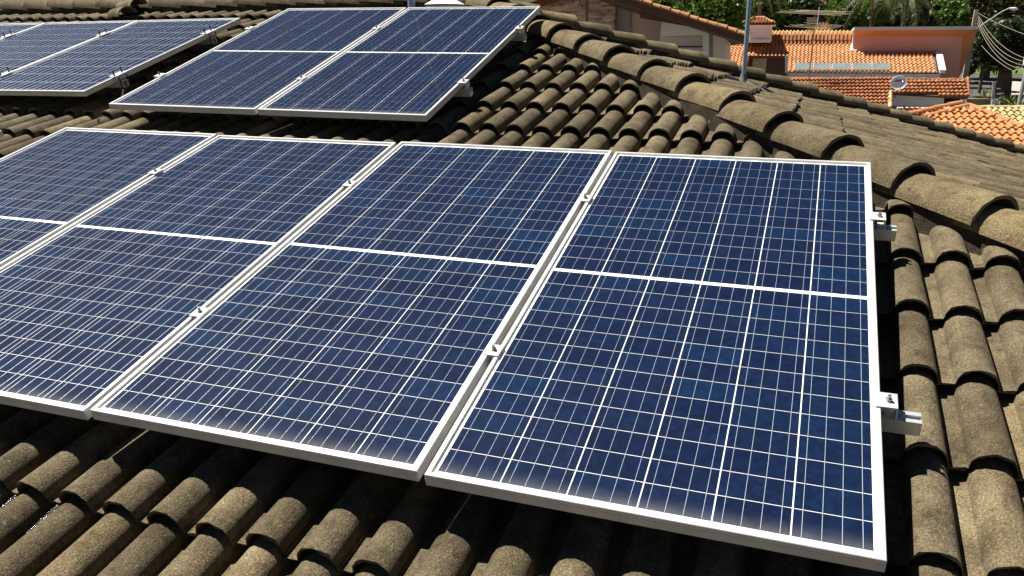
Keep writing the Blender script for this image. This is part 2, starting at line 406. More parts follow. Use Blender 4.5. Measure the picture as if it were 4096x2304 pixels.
def panel(k, M, label, group):
    t = tag(empty('solar_panel', MR @ M), label, 'solar panel', group)
    inst('frame', k['frame'], t, Matrix()); bk = inst('backsheet', k['back'], t, Matrix())
    for i in range(6):
        x = -k['W'] + k['mx'] + (i + .5) * k['px']
        for j in range(k['rows']):
            y = k['my'] + (j + .5) * k['py'] + (k['mid'] if k['half'] and j >= k['rows']//2 else 0)
            inst('cell', k['cell'], bk, T(x, y, -.0074))
        for q in range(k['nb']):
            xb = x + (q - (k['nb'] - 1) / 2) * k['px'] / k['nb'] * (1 if k['nb'] == 3 else .985)
            for part in ((0, 1) if k['half'] else (0,)):
                y0 = k['my'] + .0015 + (part * (k['H'] - 2*k['my'] + k['mid']) / 2)
                inst('busbar', k['rib'], bk, T(xb, y0, -.0069))
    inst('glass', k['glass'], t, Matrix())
    return t
g1 = 'half-cut solar panels of the front row'
lab1 = ['solar panel at the right end of the front row, nearest the hip, seen whole', 'second solar panel from the right end of the front row',
        'third solar panel from the right end of the front row', 'leftmost solar panel of the front row, running out of the photo on the left']
for q in range(4):
    e = [0.0, .004, -.003, .003][q]
    panel(K1, T(-q * (PW + PG), e * .5, e * .6) @ Matrix.Rotation([.0016, -.0008, .0022, -.001][q], 4, 'Z'), lab1[q], g1)
lab2 = ['right solar panel of the pair near the ridge, beside the hip tiles', 'left solar panel of the pair near the ridge']
for q in range(2): panel(K1, M2 @ T(-q * (PW + PG), 0, 0), lab2[q], 'pair of half-cut solar panels near the ridge')
lab3 = ['paler solar panel without a middle bar at the right end of the upper left row', 'middle solar panel of the upper left row, with bolted clamps on both sides', 'leftmost solar panel of the upper left row, only its corner in view']
for q in range(3): panel(K3, M3 @ T(-q * 1.0, 0, 0), lab3[q], 'whole-cell solar panels of the upper left row')
panel(K1, T(-4.40, -.085, .004), 'solar panel cut off by the left photo edge, only its upper right corner showing', 'stray panel beyond the left photo edge')

# ---------------------------------------------------------------- rails with clamps
def rail_mesh(L, s=.040):
    prof = [(-s/2, -s), (s/2, -s), (s/2, 0), (s*.18, 0), (s*.18, -.004), (s*.36, -.004), (s*.36, -.016), (-s*.36, -.016), (-s*.36, -.004), (-s*.18, -.004), (-s*.18, 0), (-s/2, 0)]
    b = MB(); n = len(prof)
    vs = [(x, y, z) for x in (0, L) for (y, z) in prof]
    fs_ = [(i, (i+1) % n, n + (i+1) % n, n+i) for i in range(n)]
    for o in (0, n):
        for q in ((0, 1, 6, 7), (1, 2, 5, 6), (2, 3, 4, 5), (7, 8, 11, 0), (8, 9, 10, 11)): fs_.append(tuple(o + i for i in q))
    return b.add(vs, fs_).mesh('bar', M_ALUR)
def hexbolt(r=.0075, h=.007, shaft=.004, sh=.010, mat=None):
    b = MB()
    b.prism([(r*math.cos(i*math.pi/3), r*math.sin(i*math.pi/3), 0) for i in range(6)], (0, 0, h))
    b.prism([(shaft*math.cos(i*math.pi/4), shaft*math.sin(i*math.pi/4), h) for i in range(8)], (0, 0, sh))
    return b.mesh('bolt', mat or M_BOLT)
BOLT = hexbolt(); BOLT3 = hexbolt(.006, .008, .0045, .026, M_DBOLT)
MIDCL = MB().prism([(-.022, 0, .0045), (-.022, 0, .0005), (-.0085, 0, .0005), (-.0085, 0, -.012), (-.006, 0, -.012), (-.006, 0, .0012), (.006, 0, .0012), (.006, 0, -.012), (.0085, 0, -.012), (.0085, 0, .0005), (.022, 0, .0005), (.022, 0, .0045)], (0, .050, 0)).mesh('clamp', M_ALU)
ENDCL = MB().prism([(-.012, 0, .0045), (-.012, 0, .0005), (.0015, 0, .0005), (.0015, 0, -.010), (.004, 0, -.010), (.004, 0, .0008), (.034, 0, .0008), (.034, 0, -.033), (.012, 0, -.033), (.012, 0, -.0355), (.038, 0, -.0355), (.038, 0, .0028), (.0365, 0, .0045)], (0, .056, 0)).mesh('clamp', M_ALU)
def rail(M, v, u0, u1, mids, ends, label, group, tube=False):
    t = tag(empty('mounting_rail', MR @ M @ T(u0, v, -.036)), label, 'rail', group)
    inst('bar', rail_mesh(u1 - u0), t, Matrix())
    for u, s in [(x, 0) for x in mids] + ends:
        c = inst('clamp', MIDCL if s == 0 else ENDCL, t, T(u - u0, -.026 if s >= 0 else .026, .036) @ (Matrix.Rotation(math.pi, 4, 'Z') if s < 0 else Matrix()))
        inst('bolt', BOLT, c, T(0 if s == 0 else .017, .026, .0045))
gm = [-(q + 1) * PW - (q + .5) * PG for q in range(3)]
rail(Matrix(), .497, -4.15, .095, gm, [(.0, 1), (-4*PW-3*PG, -1)], 'lower aluminium rail under the front row of panels, its end sticking out at the right', 'rails of the front row')
rail(Matrix(), 1.49, -4.15, .075, gm, [(.0, 1), (-4*PW-3*PG, -1)], 'upper aluminium rail under the front row, its end sticking out below the hip tiles', 'rails of the front row')
rail(M2, .475, -2.06, .055, [gm[0]], [(0, 1), (-2*PW-PG, -1)], 'lower aluminium rail under the pair of panels near the ridge', 'rails of the ridge pair')
rail(M2, 1.455, -2.06, .050, [gm[0]], [(0, 1), (-2*PW-PG, -1)], 'upper aluminium rail under the pair of panels near the ridge', 'rails of the ridge pair')
STRAP = MB().box(-.028, .028, -.055, .055, 0, .005).mesh('clamp', M_ALU)
TUBE = MB().box(-.02, .02, -.02, .02, 0, .1)
def rail3(v, label):
    t = tag(empty('mounting_rail', MR @ M3 @ T(-3.05, v, -.036)), label, 'rail', 'rails of the upper left row')
    b = MB(); s = .022; i = .018; L = 3.075
    for (y0, y1, z0, z1) in ((-s, s, -.004, 0), (-s, s, -2*s, -2*s+.004), (-s, -i, -2*s+.004, -.004), (i, s, -2*s+.004, -.004)): b.box(0, L, y0, y1, z0, z1)
    b.obj('tube', M_ALUR, t)
    for u in (0., -1., -2.):
        c = inst('clamp', STRAP, t, T(u - (0.003 if u else .010) + 3.05, 0, .0362))
        for y in (-.035, .035): inst('bolt', BOLT3, c, T(0, y, .005))
    for y in (-.035, .035): MB().tube([(3.072, y, .030), (3.072, y, -.052)], .0045, 8).obj('threaded_rod', M_DBOLT, t)
    MB().box(3.055, 3.085, -.042, .042, -.052, -.046).obj('bracket', M_DBOLT, t)
rail3(1.26, 'upper square tube rail under the upper left row, with an open end at the right'); rail3(.315, 'lower square tube rail under the upper left row')

# ================================================================ THINGS ON THE OWN ROOF
def ray_at(px, py):
    return (RIGHT * ((px - 2048) / F) + DOWN * ((py - 1152) / F) + FWD)
def on_roof(px, py, n):                          # point of the front slope seen at a pixel, n above the panel plane
    d = ray_at(px, py); nn = Vector((0, -SA, CA)); P0 = roofw(0, 0, n)
    return CAM + d * ((P0 - CAM).dot(nn) / d.dot(nn))
def on_plane_y(px, py, y):
    d = ray_at(px, py); return CAM + d * ((y - CAM.y) / d.y)
# tall pole on the hip slope with a lead boot
pb = hip_point(-.86, 6.20)
t = tag(empty('antenna_pole', T(pb.x, pb.y, pb.z)), 'tall blue grey steel pole standing on the hip slope in a grey lead boot', 'pole')
MB().tube([(0, 0, -.05), (.002, 0, 3.2)], .0195, 14).obj('tube', M_GALV, t, None, True)
b = MB(); prof = [(.0, .062), (.05, .058), (.10, .040), (.15, .028)]
for z in prof: pass
b.tube([(.0, 0, -.03), (-.0, 0, .07), (0, 0, .10), (0, 0, .15)], [.075, .055, .034, .027], 12); b.obj('boot', M_LEAD, t, None, True)
b = MB()
for i in range(5):
    b.tube([(-.14 + .022*i, -.05, .125 - .007*i), (-.13 + .022*i, .05, .12 - .007*i)], .018, 8)
b.obj('cap_ridge', M_LEAD, t, None, True)
b = MB(); vs = []
for i in range(9):
    q = i / 8
    for k in range(5): vs.append((.03 + .40*q*(1 - .15*abs(k-2)), (k-2)*.055*(1 - .6*q), .075 - (.03 + .40*q)*TA*1.0 + .035*(1-q)*(1-((k-2)/2.2)**2)))
b.add(vs, [(i*5+k, i*5+k+1, i*5+k+6, i*5+k+5) for i in range(8) for k in range(4)]).obj('skirt', M_LEAD, t, None, True)
# short post behind the ridge pair
q = on_plane_y(1646, 30, 4.42); q.z = zfront(4.42)
t = tag(empty('steel_post', T(q.x, q.y, q.z)), 'blue grey steel post rising behind the pair of panels near the ridge', 'post')
MB().tube([(0, 0, -.05), (0, 0, 1.4)], .028, 14).obj('tube', M_GALV, t, None, True)
MB().tube([(0, 0, .02), (0, 0, .09)], [.065, .031], 14).obj('collar', M_LEAD, t, None, True)
# vent hood beside the post
q = on_plane_y(1785, 9, 4.55); q.z -= .145
t = tag(empty('roof_vent', T(q.x, q.y, q.z) @ Matrix.Rotation(.25, 4, 'Z')), 'small dark glazed roof vent with a white lid near the ridge', 'vent')
MB().box(-.12, .13, -.10, .10, -.40, .10).obj('box', M_DECK, t)
MB().box(.125, .145, -.12, .12, .0, .115).box(-.14, .13, -.12, -.10, .10, .115).obj('rim', M_WHITE, t)
b = MB(); vs = [(.16*math.cos(i*math.pi/6) - .02, .10*math.sin(i*math.pi/6) + .03, .13) for i in range(12)] + [(.09*math.cos(i*math.pi/6) - .02, .05*math.sin(i*math.pi/6) + .03, .165) for i in range(12)]
b.add(vs, [(i, (i+1) % 12, 12 + (i+1) % 12, 12+i) for i in range(12)] + [tuple(range(12, 24)), tuple(range(11, -1, -1))]).obj('lid', M_WHITE, t)
# loose cap tiles left lying below the ridge
for px, py, n, rz, lab in ((470, 45, -.085, -2.05, 'loose grey cap tile lying on the roof below the ridge, lower one of two'), (505, 14, -.05, -1.95, 'loose brown cap tile with a pale rim lying against the ridge, upper one of two')):
    P = on_roof(px, py, n); rt = MR.to_3x3().to_4x4()
    t = tag(empty('loose_tile', T(*P) @ rt @ Matrix.Rotation(rz, 4, 'Z') @ Matrix.Rotation(.05, 4, 'X') @ T(0, -.10, -.03)), lab, 'roof tile', 'loose cap tiles below the ridge')
    inst('barrel', CAPS[0 if rz < -2 else 1], t, Matrix.Diagonal((.72, .80, .72, 1)))
# cables hanging out under the panels
M_CAB = simple('cable_sheath', (.05, .07, .05), .5)
for pts, lab in (([(-4.33, 2.72, -.05), (-4.30, 2.60, -.13), (-4.33, 2.48, -.14), (-4.28, 2.40, -.13)], 'dark cable hanging below the lower right corner of the upper left row'), ([(-4.47, 3.35, -.06), (-4.36, 3.25, -.13), (-4.22, 3.22, -.14), (-4.12, 3.14, -.12)], 'dark cable looping between the upper left row and the ridge pair')):
    q = [Vector(p_) for p_ in pts]; cv = []
    for i in range(len(q)-1):
        p0, p1, p2, p3 = q[max(i-1, 0)], q[i], q[i+1], q[min(i+2, len(q)-1)]
        for k in range(6):
            t_ = k/6; cv.append(.5*((2*p1) + (p2-p0)*t_ + (2*p0-5*p1+4*p2-p3)*t_**2 + (3*p1-p0-3*p2+p3)*t_**3))
    tag(MB().tube([c - q[0] for c in cv], .0035, 6).obj('cable', M_CAB, None, MR @ T(*q[0]), True), lab, 'cable', 'cables under the panels')
# cord along the ridge
a_ = on_plane_y(-60, 12, EY - .05); b_ = on_plane_y(395, -2, EY - .02)
b = MB(); b.tube([a_.lerp(b_, i/10) + Vector((0, 0, -.015*math.sin(math.pi*i/10))) - a_ for i in range(11)], .004, 6)
tag(b.obj('cord', simple('pale_cord', (.6, .62, .5), .8), None, T(*a_)), 'pale thin cord stretched along the ridge at the upper left', 'cord')
# wet troughs at the lower left
M_WET, n_, l_, bs_ = nodes('water_film')
bs_.inputs['Base Color'].default_value = (.03, .025, .02, 1); bs_.inputs['Roughness'].default_value = .12
bp_ = n_.new('ShaderNodeBump'); bp_.inputs['Strength'].default_value = 1.; bp_.inputs['Distance'].default_value = .0045
l_.new(noise(n_, l_, 170, 2, .6, worldpos(n_)), bp_.inputs['Height']); l_.new(bp_.outputs[0], bs_.inputs['Normal'])
for u, v0, v1, lab in ((.12 - PITCH*15.5, -.30, -.13, 'wet shiny trough between tiles at the lower left, above the others'), (.12 - PITCH*14.5, -.29, -.12, 'wet shiny trough between tiles, nearest the panel gap'), (.12 - PITCH*14.5, -.66, -.40, 'long wet shiny trough between tiles in the second course at the lower left')):
    b = MB(); N = 14
    vs = [(x + random.uniform(-.002, .002), v0 + (v1-v0)*i/N, 0) for i in range(N+1) for x in (-.013, .016)]
    o = b.add(vs, [(2*i, 2*i+1, 2*i+3, 2*i+2) for i in range(N)]).obj('water_streak', M_WET, None, MR @ T(u + .015, 0, ZB + .034))
    tag(o, lab, 'water', 'wet troughs at the lower left')

# ================================================================ SURROUNDINGS
BF = T(CAM.x, CAM.y, 0)                                          # the street runs parallel to the own house
def P(px, py, D):
    d = ray_at(px, py); s = D / d.y
    return Vector((s * d.x, D, CAM.z + s * d.z))
GZ = [(-400, -.6), (15, 0), (30, .5), (50, 1.5), (75, 2.95), (120, 4.8), (400, 14), (1500, 40)]
def gz(D):
    return float(np.interp(D, [g[0] for g in GZ], [g[1] for g in GZ]))
def ground_at(px, py):
    D = 20.
    while D < 300 and P(px, py, D).z > gz(D): D += .25
    return Vector((P(px, py, D).x, D, gz(D)))
def root(name, base, label, cat, group=None):
    o = tag(empty(name, BF @ T(*base)), label, cat, group); o['_b'] = list(base); return o
def sub(mb, name, mat, rt, smooth=False, parent=None):
    o = mb.obj(name, mat, parent or rt, None, smooth)
    if parent is None: b_ = rt['_b']; o.matrix_basis = T(-b_[0], -b_[1], -b_[2])
    return o
M_ASPH = simple('asphalt', (.075, .072, .068), .9, 0, .2, 1.5, .3, 60)
M_GRASS = simple('lawn', (.08, .13, .02), .95, 0, .4, 1.2)
M_EARTH = simple('earth', (.10, .085, .05), .95, 0, .4, .5)
M_PAVE = simple('pavement', (.36, .33, .28), .9, 0, .2, 1.5)
M_TERRA = simple('terracotta', (.50, .235, .095), .8, 0, .25, 3, rand=.35)
M_TERRB = simple('terracotta_pale', (.55, .33, .12), .8, 0, .25, 3, rand=.3)
M_TERRW = simple('terracotta_weathered', (.29, .110, .040), .85, 0, .55, 4, rand=.5)
M_TERRY = simple('tile_lichen_yellow', (.44, .35, .17), .85, 0, .5, 5, rand=.5)
M_TERRN = simple('terracotta_new', (.46, .20, .068), .8, 0, .15, 3, rand=.2)
M_RENDER = simple('render_white', (.86, .84, .82), .85, 0, .06, 1.5)
M_RENDERW = simple('render_warm', (.82, .72, .62), .85, 0, .06, 1.5)
M_BROWNW = simple('render_brown', (.60, .46, .39), .85, 0, .06, 2)
M_SALMON = simple('render_salmon', (.78, .40, .29), .85, 0, .05, 1.)
M_ORANGE = simple('render_orange', (.66, .27, .10), .85, 0, .05, 1.)
M_GREYT = simple('grey_coping', (.75, .72, .70), .8, 0, .08, 2)
M_TIMBER = simple('dark_timber', (.11, .055, .04), .7, 0, .3, 6)
def stone_mat(name, cols):
    mt, n, l, b = nodes(name); mp = n.new('ShaderNodeMapping'); mp.inputs['Scale'].default_value = (3.2, .2, 16); l.new(worldpos(n), mp.inputs[0])
    vo = n.new('ShaderNodeTexVoronoi'); vo.inputs['Scale'].default_value = 1; l.new(mp.outputs[0], vo.inputs['Vector']); sc = n.new('ShaderNodeSeparateColor'); l.new(vo.outputs['Color'], sc.inputs[0])
    c = ramp(n, l, sc.outputs[0], cols); c = mix(n, l, .5, c, mix(n, l, 1., c, ramp(n, l, noise(n, l, 14, 5, .7, worldpos(n)), [(.3, (.5, .5, .5)), (.7, (1.3, 1.3, 1.3))]), 'MULTIPLY'))
    l.new(c, b.inputs['Base Color']); b.inputs['Roughness'].default_value = .9; return mt
M_STONE = stone_mat('cladding_stone', [(0, (.30, .19, .14)), (.35, (.62, .42, .30)), (.7, (.78, .56, .42)), (1, (.86, .68, .52))])
M_STONEP = simple('split_stone_pale', (.58, .48, .30), .9, 0, .35, 8)
M_RED = simple('red_brown_paint', (.26, .06, .045), .7, 0, .1, 3)
M_CONC = simple('pole_concrete', (.42, .37, .30), .9, 0, .2, 4)
M_WIRE = simple('wire', (.34, .31, .22), .6, 0, .1, 4)
M_STEEL = simple('grey_steel', (.5, .5, .5), .5, .4, .1, 10)
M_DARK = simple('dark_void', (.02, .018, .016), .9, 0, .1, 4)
M_BARK = simple('bark', (.10, .075, .05), .95, 0, .4, 6, .5, 12)
M_CREAM = simple('render_cream', (.55, .38, .20), .85, 0, .08, 1)

# ground: one sheet to the horizon
Ds = [-400, -100, -30, 0, 15, 22, 30, 38, 45, 50, 56, 62, 68, 75, 85, 100, 120, 160, 220, 300, 400, 800, 1500]
rs_ = [-1200, -300, -100, -40, -10, 0, 10, 20, 30, 40, 60, 100, 300, 1200]
vs = [(r_, d_, gz(d_) - .02) for d_ in Ds for r_ in rs_]; nr = len(rs_)
o = MB().add(vs, [(i*nr+k, i*nr+k+1, (i+1)*nr+k+1, (i+1)*nr+k) for i in range(len(Ds)-1) for k in range(nr-1)]).obj('ground', M_EARTH, None, BF)
tag(o, 'bare earth and dry ground around the houses', None, None, 'structure')
M_WOOD = simple('wooded_hill', (.022, .032, .010), .95, 0, .6, .35)
hv = [(r_, d_, z_ + random.uniform(-.6, .6)) for d_, z_ in ((108, 2), (125, 9), (150, 19), (190, 34), (260, 48), (420, 52)) for r_ in range(-420, 421, 14)]; nh = 61
tag(MB().add(hv, [(i*nh+k, i*nh+k+1, (i+1)*nh+k+1, (i+1)*nh+k) for i in range(5) for k in range(nh-1)]).obj('hill', M_WOOD, None, BF, True), 'dark wooded rise behind the trees', None, None, 'structure')
def strip(name, pts, mat, lift, label, kind='structure', thick=.0):
    """pts: list of (left, right) pixel pairs on the ground"""
    vs = []
    for a_, b_ in pts:
        for p in (a_, b_):
            g = ground_at(*p); vs.append((g.x, g.y, g.z + lift))
    m_ = MB()
    # refine so the sheet follows the ground
    L = [(Vector(vs[2*i]), Vector(vs[2*i+1])) for i in range(len(pts))]; fine = []
    for i in range(len(L)-1):
        for k in range(8):
            q = k/8; l_ = L[i][0].lerp(L[i+1][0], q); r_ = L[i][1].lerp(L[i+1][1], q)
            fine.append((l_, r_))
    fine.append(L[-1]); vv = []
    for l_, r_ in fine:
        for p in (l_, r_): vv.append((p.x, p.y, gz(p.y) + lift))
    m_.add(vv, [(2*i, 2*i+1, 2*i+3, 2*i+2) for i in range(len(fine)-1)])
    return tag(m_.obj(name, mat, None, BF), label, None, None, kind)
strip('road', [((3800, 470), (4500, 470)), ((3850, 400), (4060, 400)), ((3850, 340), (3990, 345)), ((3840, 303), (3985, 306))], M_ASPH, .004, 'grey asphalt street beyond the roofs at the right')
strip('cross_road', [((3700, 306), (4300, 312)), ((3700, 296), (4300, 301))], M_ASPH, .006, 'asphalt street crossing behind the garden wall')
strip('lawn', [((3760, 295), (4300, 300)), ((3780, 272), (4250, 276))], M_GRASS, .012, 'bright green lawn strip beyond the street')
strip('pavement', [((4062, 402), (4400, 420)), ((4000, 365), (4200, 372)), ((3985, 330), (4120, 334))], M_PAVE, .12, 'pale broken pavement beside the street at the right edge')

# far roof tiles
def far_tile(p, L, mat, h=None, drop=.055):
    h = h or p * .30; prof = [(-p/2, 0), (-p*.30, 0)] + [(p*.30*math.cos(t_), .01 + h*math.sin(t_)) for t_ in (2.7, 2.05, 1.57, 1.09, .44)] + [(p*.32, 0), (p/2, 0)]
    n = len(prof); vs = [(x, 0, z + drop) for x, z in prof] + [(x, L, z) for x, z in prof] + [(x, 0, z*.6) for x, z in prof]
    me = MB().add(vs, [(i, i+1, n+i+1, n+i) for i in range(n-1)] + [(2*n+i, 2*n+i+1, i+1, i) for i in range(n-1)]).mesh('roof_tile', mat); set_smooth(me, 50); return me
def inside(poly, x, y):
    c = False; n = len(poly)
    for i in range(n):
        (x0, y0), (x1, y1) = poly[i], poly[i-1]
        if (y0 > y) != (y1 > y) and x < (x1-x0)*(y-y0)/(y1-y0) + x0: c = not c
    return c
def tiled(rt, quad, pitch, course, mat, nmax=300, name='roof', deck=M_TIMBER, thick=.08, holes=(), pref=None, h=None, drop=.055):
    q = [Vector(p) for p in quad]; u = (q[1]-q[0]).normalized(); nrm = u.cross(q[-1]-q[0]).normalized()
    if nrm.z < 0: nrm = -nrm
    v = nrm.cross(u).normalized()
    part = sub(MB().prism(q, nrm * -thick), name, deck, rt)
    uv = [((p-q[0]).dot(u), (p-q[0]).dot(v)) for p in q]
    b_ = Vector(rt['_b']); me = far_tile(pitch, course*1.18, mat, h, drop); fld = Field(); lst = []
    u0 = min(p[0] for p in uv); u1 = max(p[0] for p in uv); v1 = max(p[1] for p in uv); v0 = min(p[1] for p in uv)
    for j in range(int((v1-v0)/course) + 1):
        for i in range(int((u1-u0)/pitch) + 1):
            x = u0 + (i+.5)*pitch; y = v0 + j*course
            if not inside(uv, x, y + course*.45): continue
            if any(inside(h, x, y + course*.5) for h in holes): continue
            O = q[0] + u*x + v*(y + random.uniform(-.012, .012)) + nrm*(.004 + random.uniform(0, .012))
            a_ = u*math.cos(.02*random.gauss(0, 1)) + v*0; Mt = Matrix(((u.x, v.x, nrm.x, O.x), (u.y, v.y, nrm.y, O.y), (u.z, v.z, nrm.z, O.z), (0, 0, 0, 1))) @ Matrix.Rotation(random.gauss(0, .02), 4, 'Z')
            lst.append((pref(O) if pref else O.y, Mt))
    lst.sort(key=lambda t_: t_[0])
    for i, (_, Mt) in enumerate(lst):
        if i < nmax: inst('roof_tile', me, part, Mt)
        else: fld.add(me, Mt)
    if len(lst) > nmax: fld.obj('roof_tile_field', mat, part)
    else: fld.bm.free()
    return part
def ridge_row(rt, a_, b_, step, r, mat, name='ridge_tile', mort=None):
    a_, b_ = Vector(a_), Vector(b_); n = max(1, int((b_-a_).length / step)); d = (b_-a_)/n
    prof = MB(); x = d.normalized().cross(Vector((0, 0, 1))).normalized(); z = x.cross(d.normalized()); seg = 6; vs = []
    for (o_, rr_) in ((Vector(), r*.84), (d*1.04, r*1.14)):
        for k in range(seg+1):
            t_ = math.pi*k/seg; vs.append(o_ + x*(rr_*math.cos(t_)) + z*(rr_*math.sin(t_)))
    me = prof.add(vs, [(k, k+1, seg+2+k, seg+1+k) for k in range(seg)] + [tuple(range(seg+1, 2*seg+2))]).mesh(name, mat); set_smooth(me, 50)
    b0 = Vector(rt['_b'])
    for i in range(n):
        inst(name, me, rt, T(*(a_ + d*i - b0)) @ T(random.uniform(-.01, .01), 0, random.uniform(-.008, .008)))
def wallq(rt, name, mat, px0, py0, px1, py1, D, depth=.25, parent=None):
    a_, b_ = P(px0, py1, D), P(px1, py1, D); c_, d_ = P(px1, py0, D), P(px0, py0, D)
    return sub(MB().prism([a_, b_, c_, d_], (0, depth, 0)), name, mat, rt, False, parent)
def polyw(rt, name, mat, pts, D, depth=.25):
    return sub(MB().prism([P(x, y, D) for x, y in pts], (0, depth, 0)), name, mat, rt)

# ---------------------------------------------------------------- white neighbour with stone cladding
D1 = 20.
nb = root('neighbour_house', (P(2500, 240, D1).x, D1 + 4, gz(D1)), 'white neighbour house with stone clad gable and a long orange verge', 'house')
roofR = lambda x, o=0: 137 + .319 * (x - 2970) + o
roofL = lambda x, o=0: 20 - .385 * (x - 2123) + o
polyw(nb, 'gable_wall', M_BROWNW, [(2100, 420), (2900, 420), (2900, roofR(2900, 22)), (2345, -42), (2100, roofL(2100, 10))], D1, 1.2)
def stones(px0, px1, py0, py1, D, mat, name, rh=.055):
    a_, b_ = P(px0, py1, D), P(px1, py0, D); b = MB(); z = a_.z
    while z < b_.z:
        h = rh*random.uniform(.7, 1.3); x = a_.x
        while x < b_.x - .01:
            w_ = min(random.uniform(.12, .42), b_.x - x); p_ = random.uniform(.0, .07)
            b.box(x + .003, x + w_ - .003, D - .05 - p_, D - .002, z + .002, min(z + h - .003, b_.z)); x += w_
        z += h
    o = sub(b, name, mat, nb if rt_ is None else rt_); o['kind'] = 'stuff'; return o
rt_ = nb
stones(2203, 2350, -40, 260, D1 - .0, M_STONE, 'stone_cladding'); stones(2352, 2466, -30, 300, D1 - .12, M_STONE, 'stone_cladding')
wallq(nb, 'grey_pier', simple('render_grey', (.34, .32, .32), .85, 0, .06, 2), 2467, -20, 2522, 420, D1 - .05, .04)
# porch volume on the right
Dp = 18.8
polyw(nb, 'porch_lintel', M_RENDER, [(2645, 143), (2835, 138), (2835, roofR(2835, 24)), (2645, roofR(2645, 42))], Dp, .5)
wallq(nb, 'porch_pier', M_RENDER, 2811, 139, 2836, 420, Dp, .5)
wallq(nb, 'porch_back_wall', M_RENDERW, 2640, 120, 2836, 420, Dp + .55, .2)
wallq(nb, 'porch_rail', M_TIMBER, 2648, 183, 2811, 190, Dp + .2, .06)
for x0, x1 in ((2652, 2700), (2704, 2755), (2759, 2809)):
    s_ = wallq(nb, 'shutter', M_WHITE, x0, 192, x1, 300, Dp + .22, .04)
    b_ = Vector(nb['_b']); bb = MB()
    for k in range(9):
        y_ = 199 + k*8; q0, q1 = P(x0 + 7, y_ + 4, Dp + .2), P(x1 - 7, y_, Dp + .2); bb.box(q0.x, q1.x, Dp + .195, Dp + .215, q0.z, q1.z)
    sub(bb, 'slat_set', M_WHITE, nb, False, s_)
polyw(nb, 'side_wall', M_RENDERW, [(2836, 420), (2903, 420), (2903, roofR(2903, 16)), (2836, roofR(2836, 18))], Dp + .05, 1.)
wallq(nb, 'side_niche', simple('niche_grey', (.30, .29, .29), .85), 2838, 140, 2851, 420, Dp + .035, .012)
# roof: two slabs with an overhanging verge
dF = 18.1
def slab(pa, pb, nm, under, dd_=0):
    a_, b_ = P(*pa, dF + dd_), P(*pb, dF + dd_); sub(MB().prism([a_, b_, b_ + Vector((0, 0, -.03)), a_ + Vector((0, 0, -.03))], (-.7, 3.4 - dd_, 0)), nm, under, nb)
slab((2341, -66), (2985, 141), 'roof_right', M_TERRW); slab((2040, 36), (2341, -66), 'roof_left', M_TERRW, 1.4)
a_, b_ = P(2341, -60, dF), P(2985, 147, dF)
sub(MB().prism([a_ + Vector((0, .05, .0)), b_ + Vector((0, .05, .0)), b_ + Vector((0, .05, -.13)), a_ + Vector((0, .05, -.13))], (-.7, 3.2, 0)), 'soffit', M_TIMBER, nb)
a_, b_ = P(2040, 40, dF + 1.4), P(2341, -62, dF + 1.4)
sub(MB().prism([a_ + Vector((0, .05, -.01)), b_ + Vector((0, .05, -.01)), b_ + Vector((0, .05, -.12)), a_ + Vector((0, .05, -.12))], (-.4, 1.8, 0)), 'soffit', simple('red_timber', (.2, .05, .04), .7), nb)
sub(MB().prism([P(2560, 45, dF+.4), P(2757, 88, dF+.4), P(2757, 106, dF+.4), P(2560, 72, dF+.4)], (0, .12, 0)), 'beam', M_TIMBER, nb)
ridge_row(nb, P(2350, -64, dF) + Vector((0, .05, .0)), P(2980, 138, dF) + Vector((0, .05, .0)), .20, .055, M_TERRA, 'verge_tile')
sub(MB().prism([P(2760, 62, 26), P(2975, 120, 26), P(2975, 126, 26), P(2760, 70, 26)], (0, 4, 0)), 'rear_roof', M_GREYT, nb)

# ---------------------------------------------------------------- tiled house with salmon tower
D2 = 50.
oh = root('tiled_house', (P(3300, 290, D2).x, D2, gz(D2)), 'wide house with orange tile roofs and a salmon tower block', 'house')
def slope_pt(px, py, ref, tilt):                     # point seen at a pixel on the slope through ref rising away at tilt
    lo_, hi_ = 20., 90.
    for _ in range(50):
        mid_ = (lo_+hi_)/2
        if P(px, py, mid_).z - (ref.z + (mid_ - ref.y)*math.tan(tilt)) > 0: lo_, hi_ = (mid_, hi_) if P(px, py, 90).z < ref.z + (90-ref.y)*math.tan(tilt) else (lo_, mid_)
        else: lo_, hi_ = (lo_, mid_) if P(px, py, 20).z > ref.z + (20-ref.y)*math.tan(tilt) else (mid_, hi_)
    return P(px, py, (lo_+hi_)/2)
tl = R(22); ref = P(3300, 293, 46.5)
sp = lambda x, y: slope_pt(x, y, ref, tl)
def sees(O):                                          # largest visible first
    return O.y
tiled(oh, [sp(2880, 293), sp(3750, 293), sp(3738, 208), sp(3412, 208), sp(3404, 184), sp(2880, 184)], .2, .335, M_TERRA, 300, 'main_roof', pref=lambda O: O.y if O.x > P(3150, 290, 46.5).x else O.y + (1.2 if O.x > P(2960, 290, 46.5).x else 6))
bl_, br_ = sp(2880, 183), sp(3404, 183); spm = lambda x, y: slope_pt(x, y, bl_, R(62))
tiled(oh, [bl_, br_, spm(3404, 150), spm(2880, 150)], .2, .30, M_TERRW, 150, 'steep_roof')
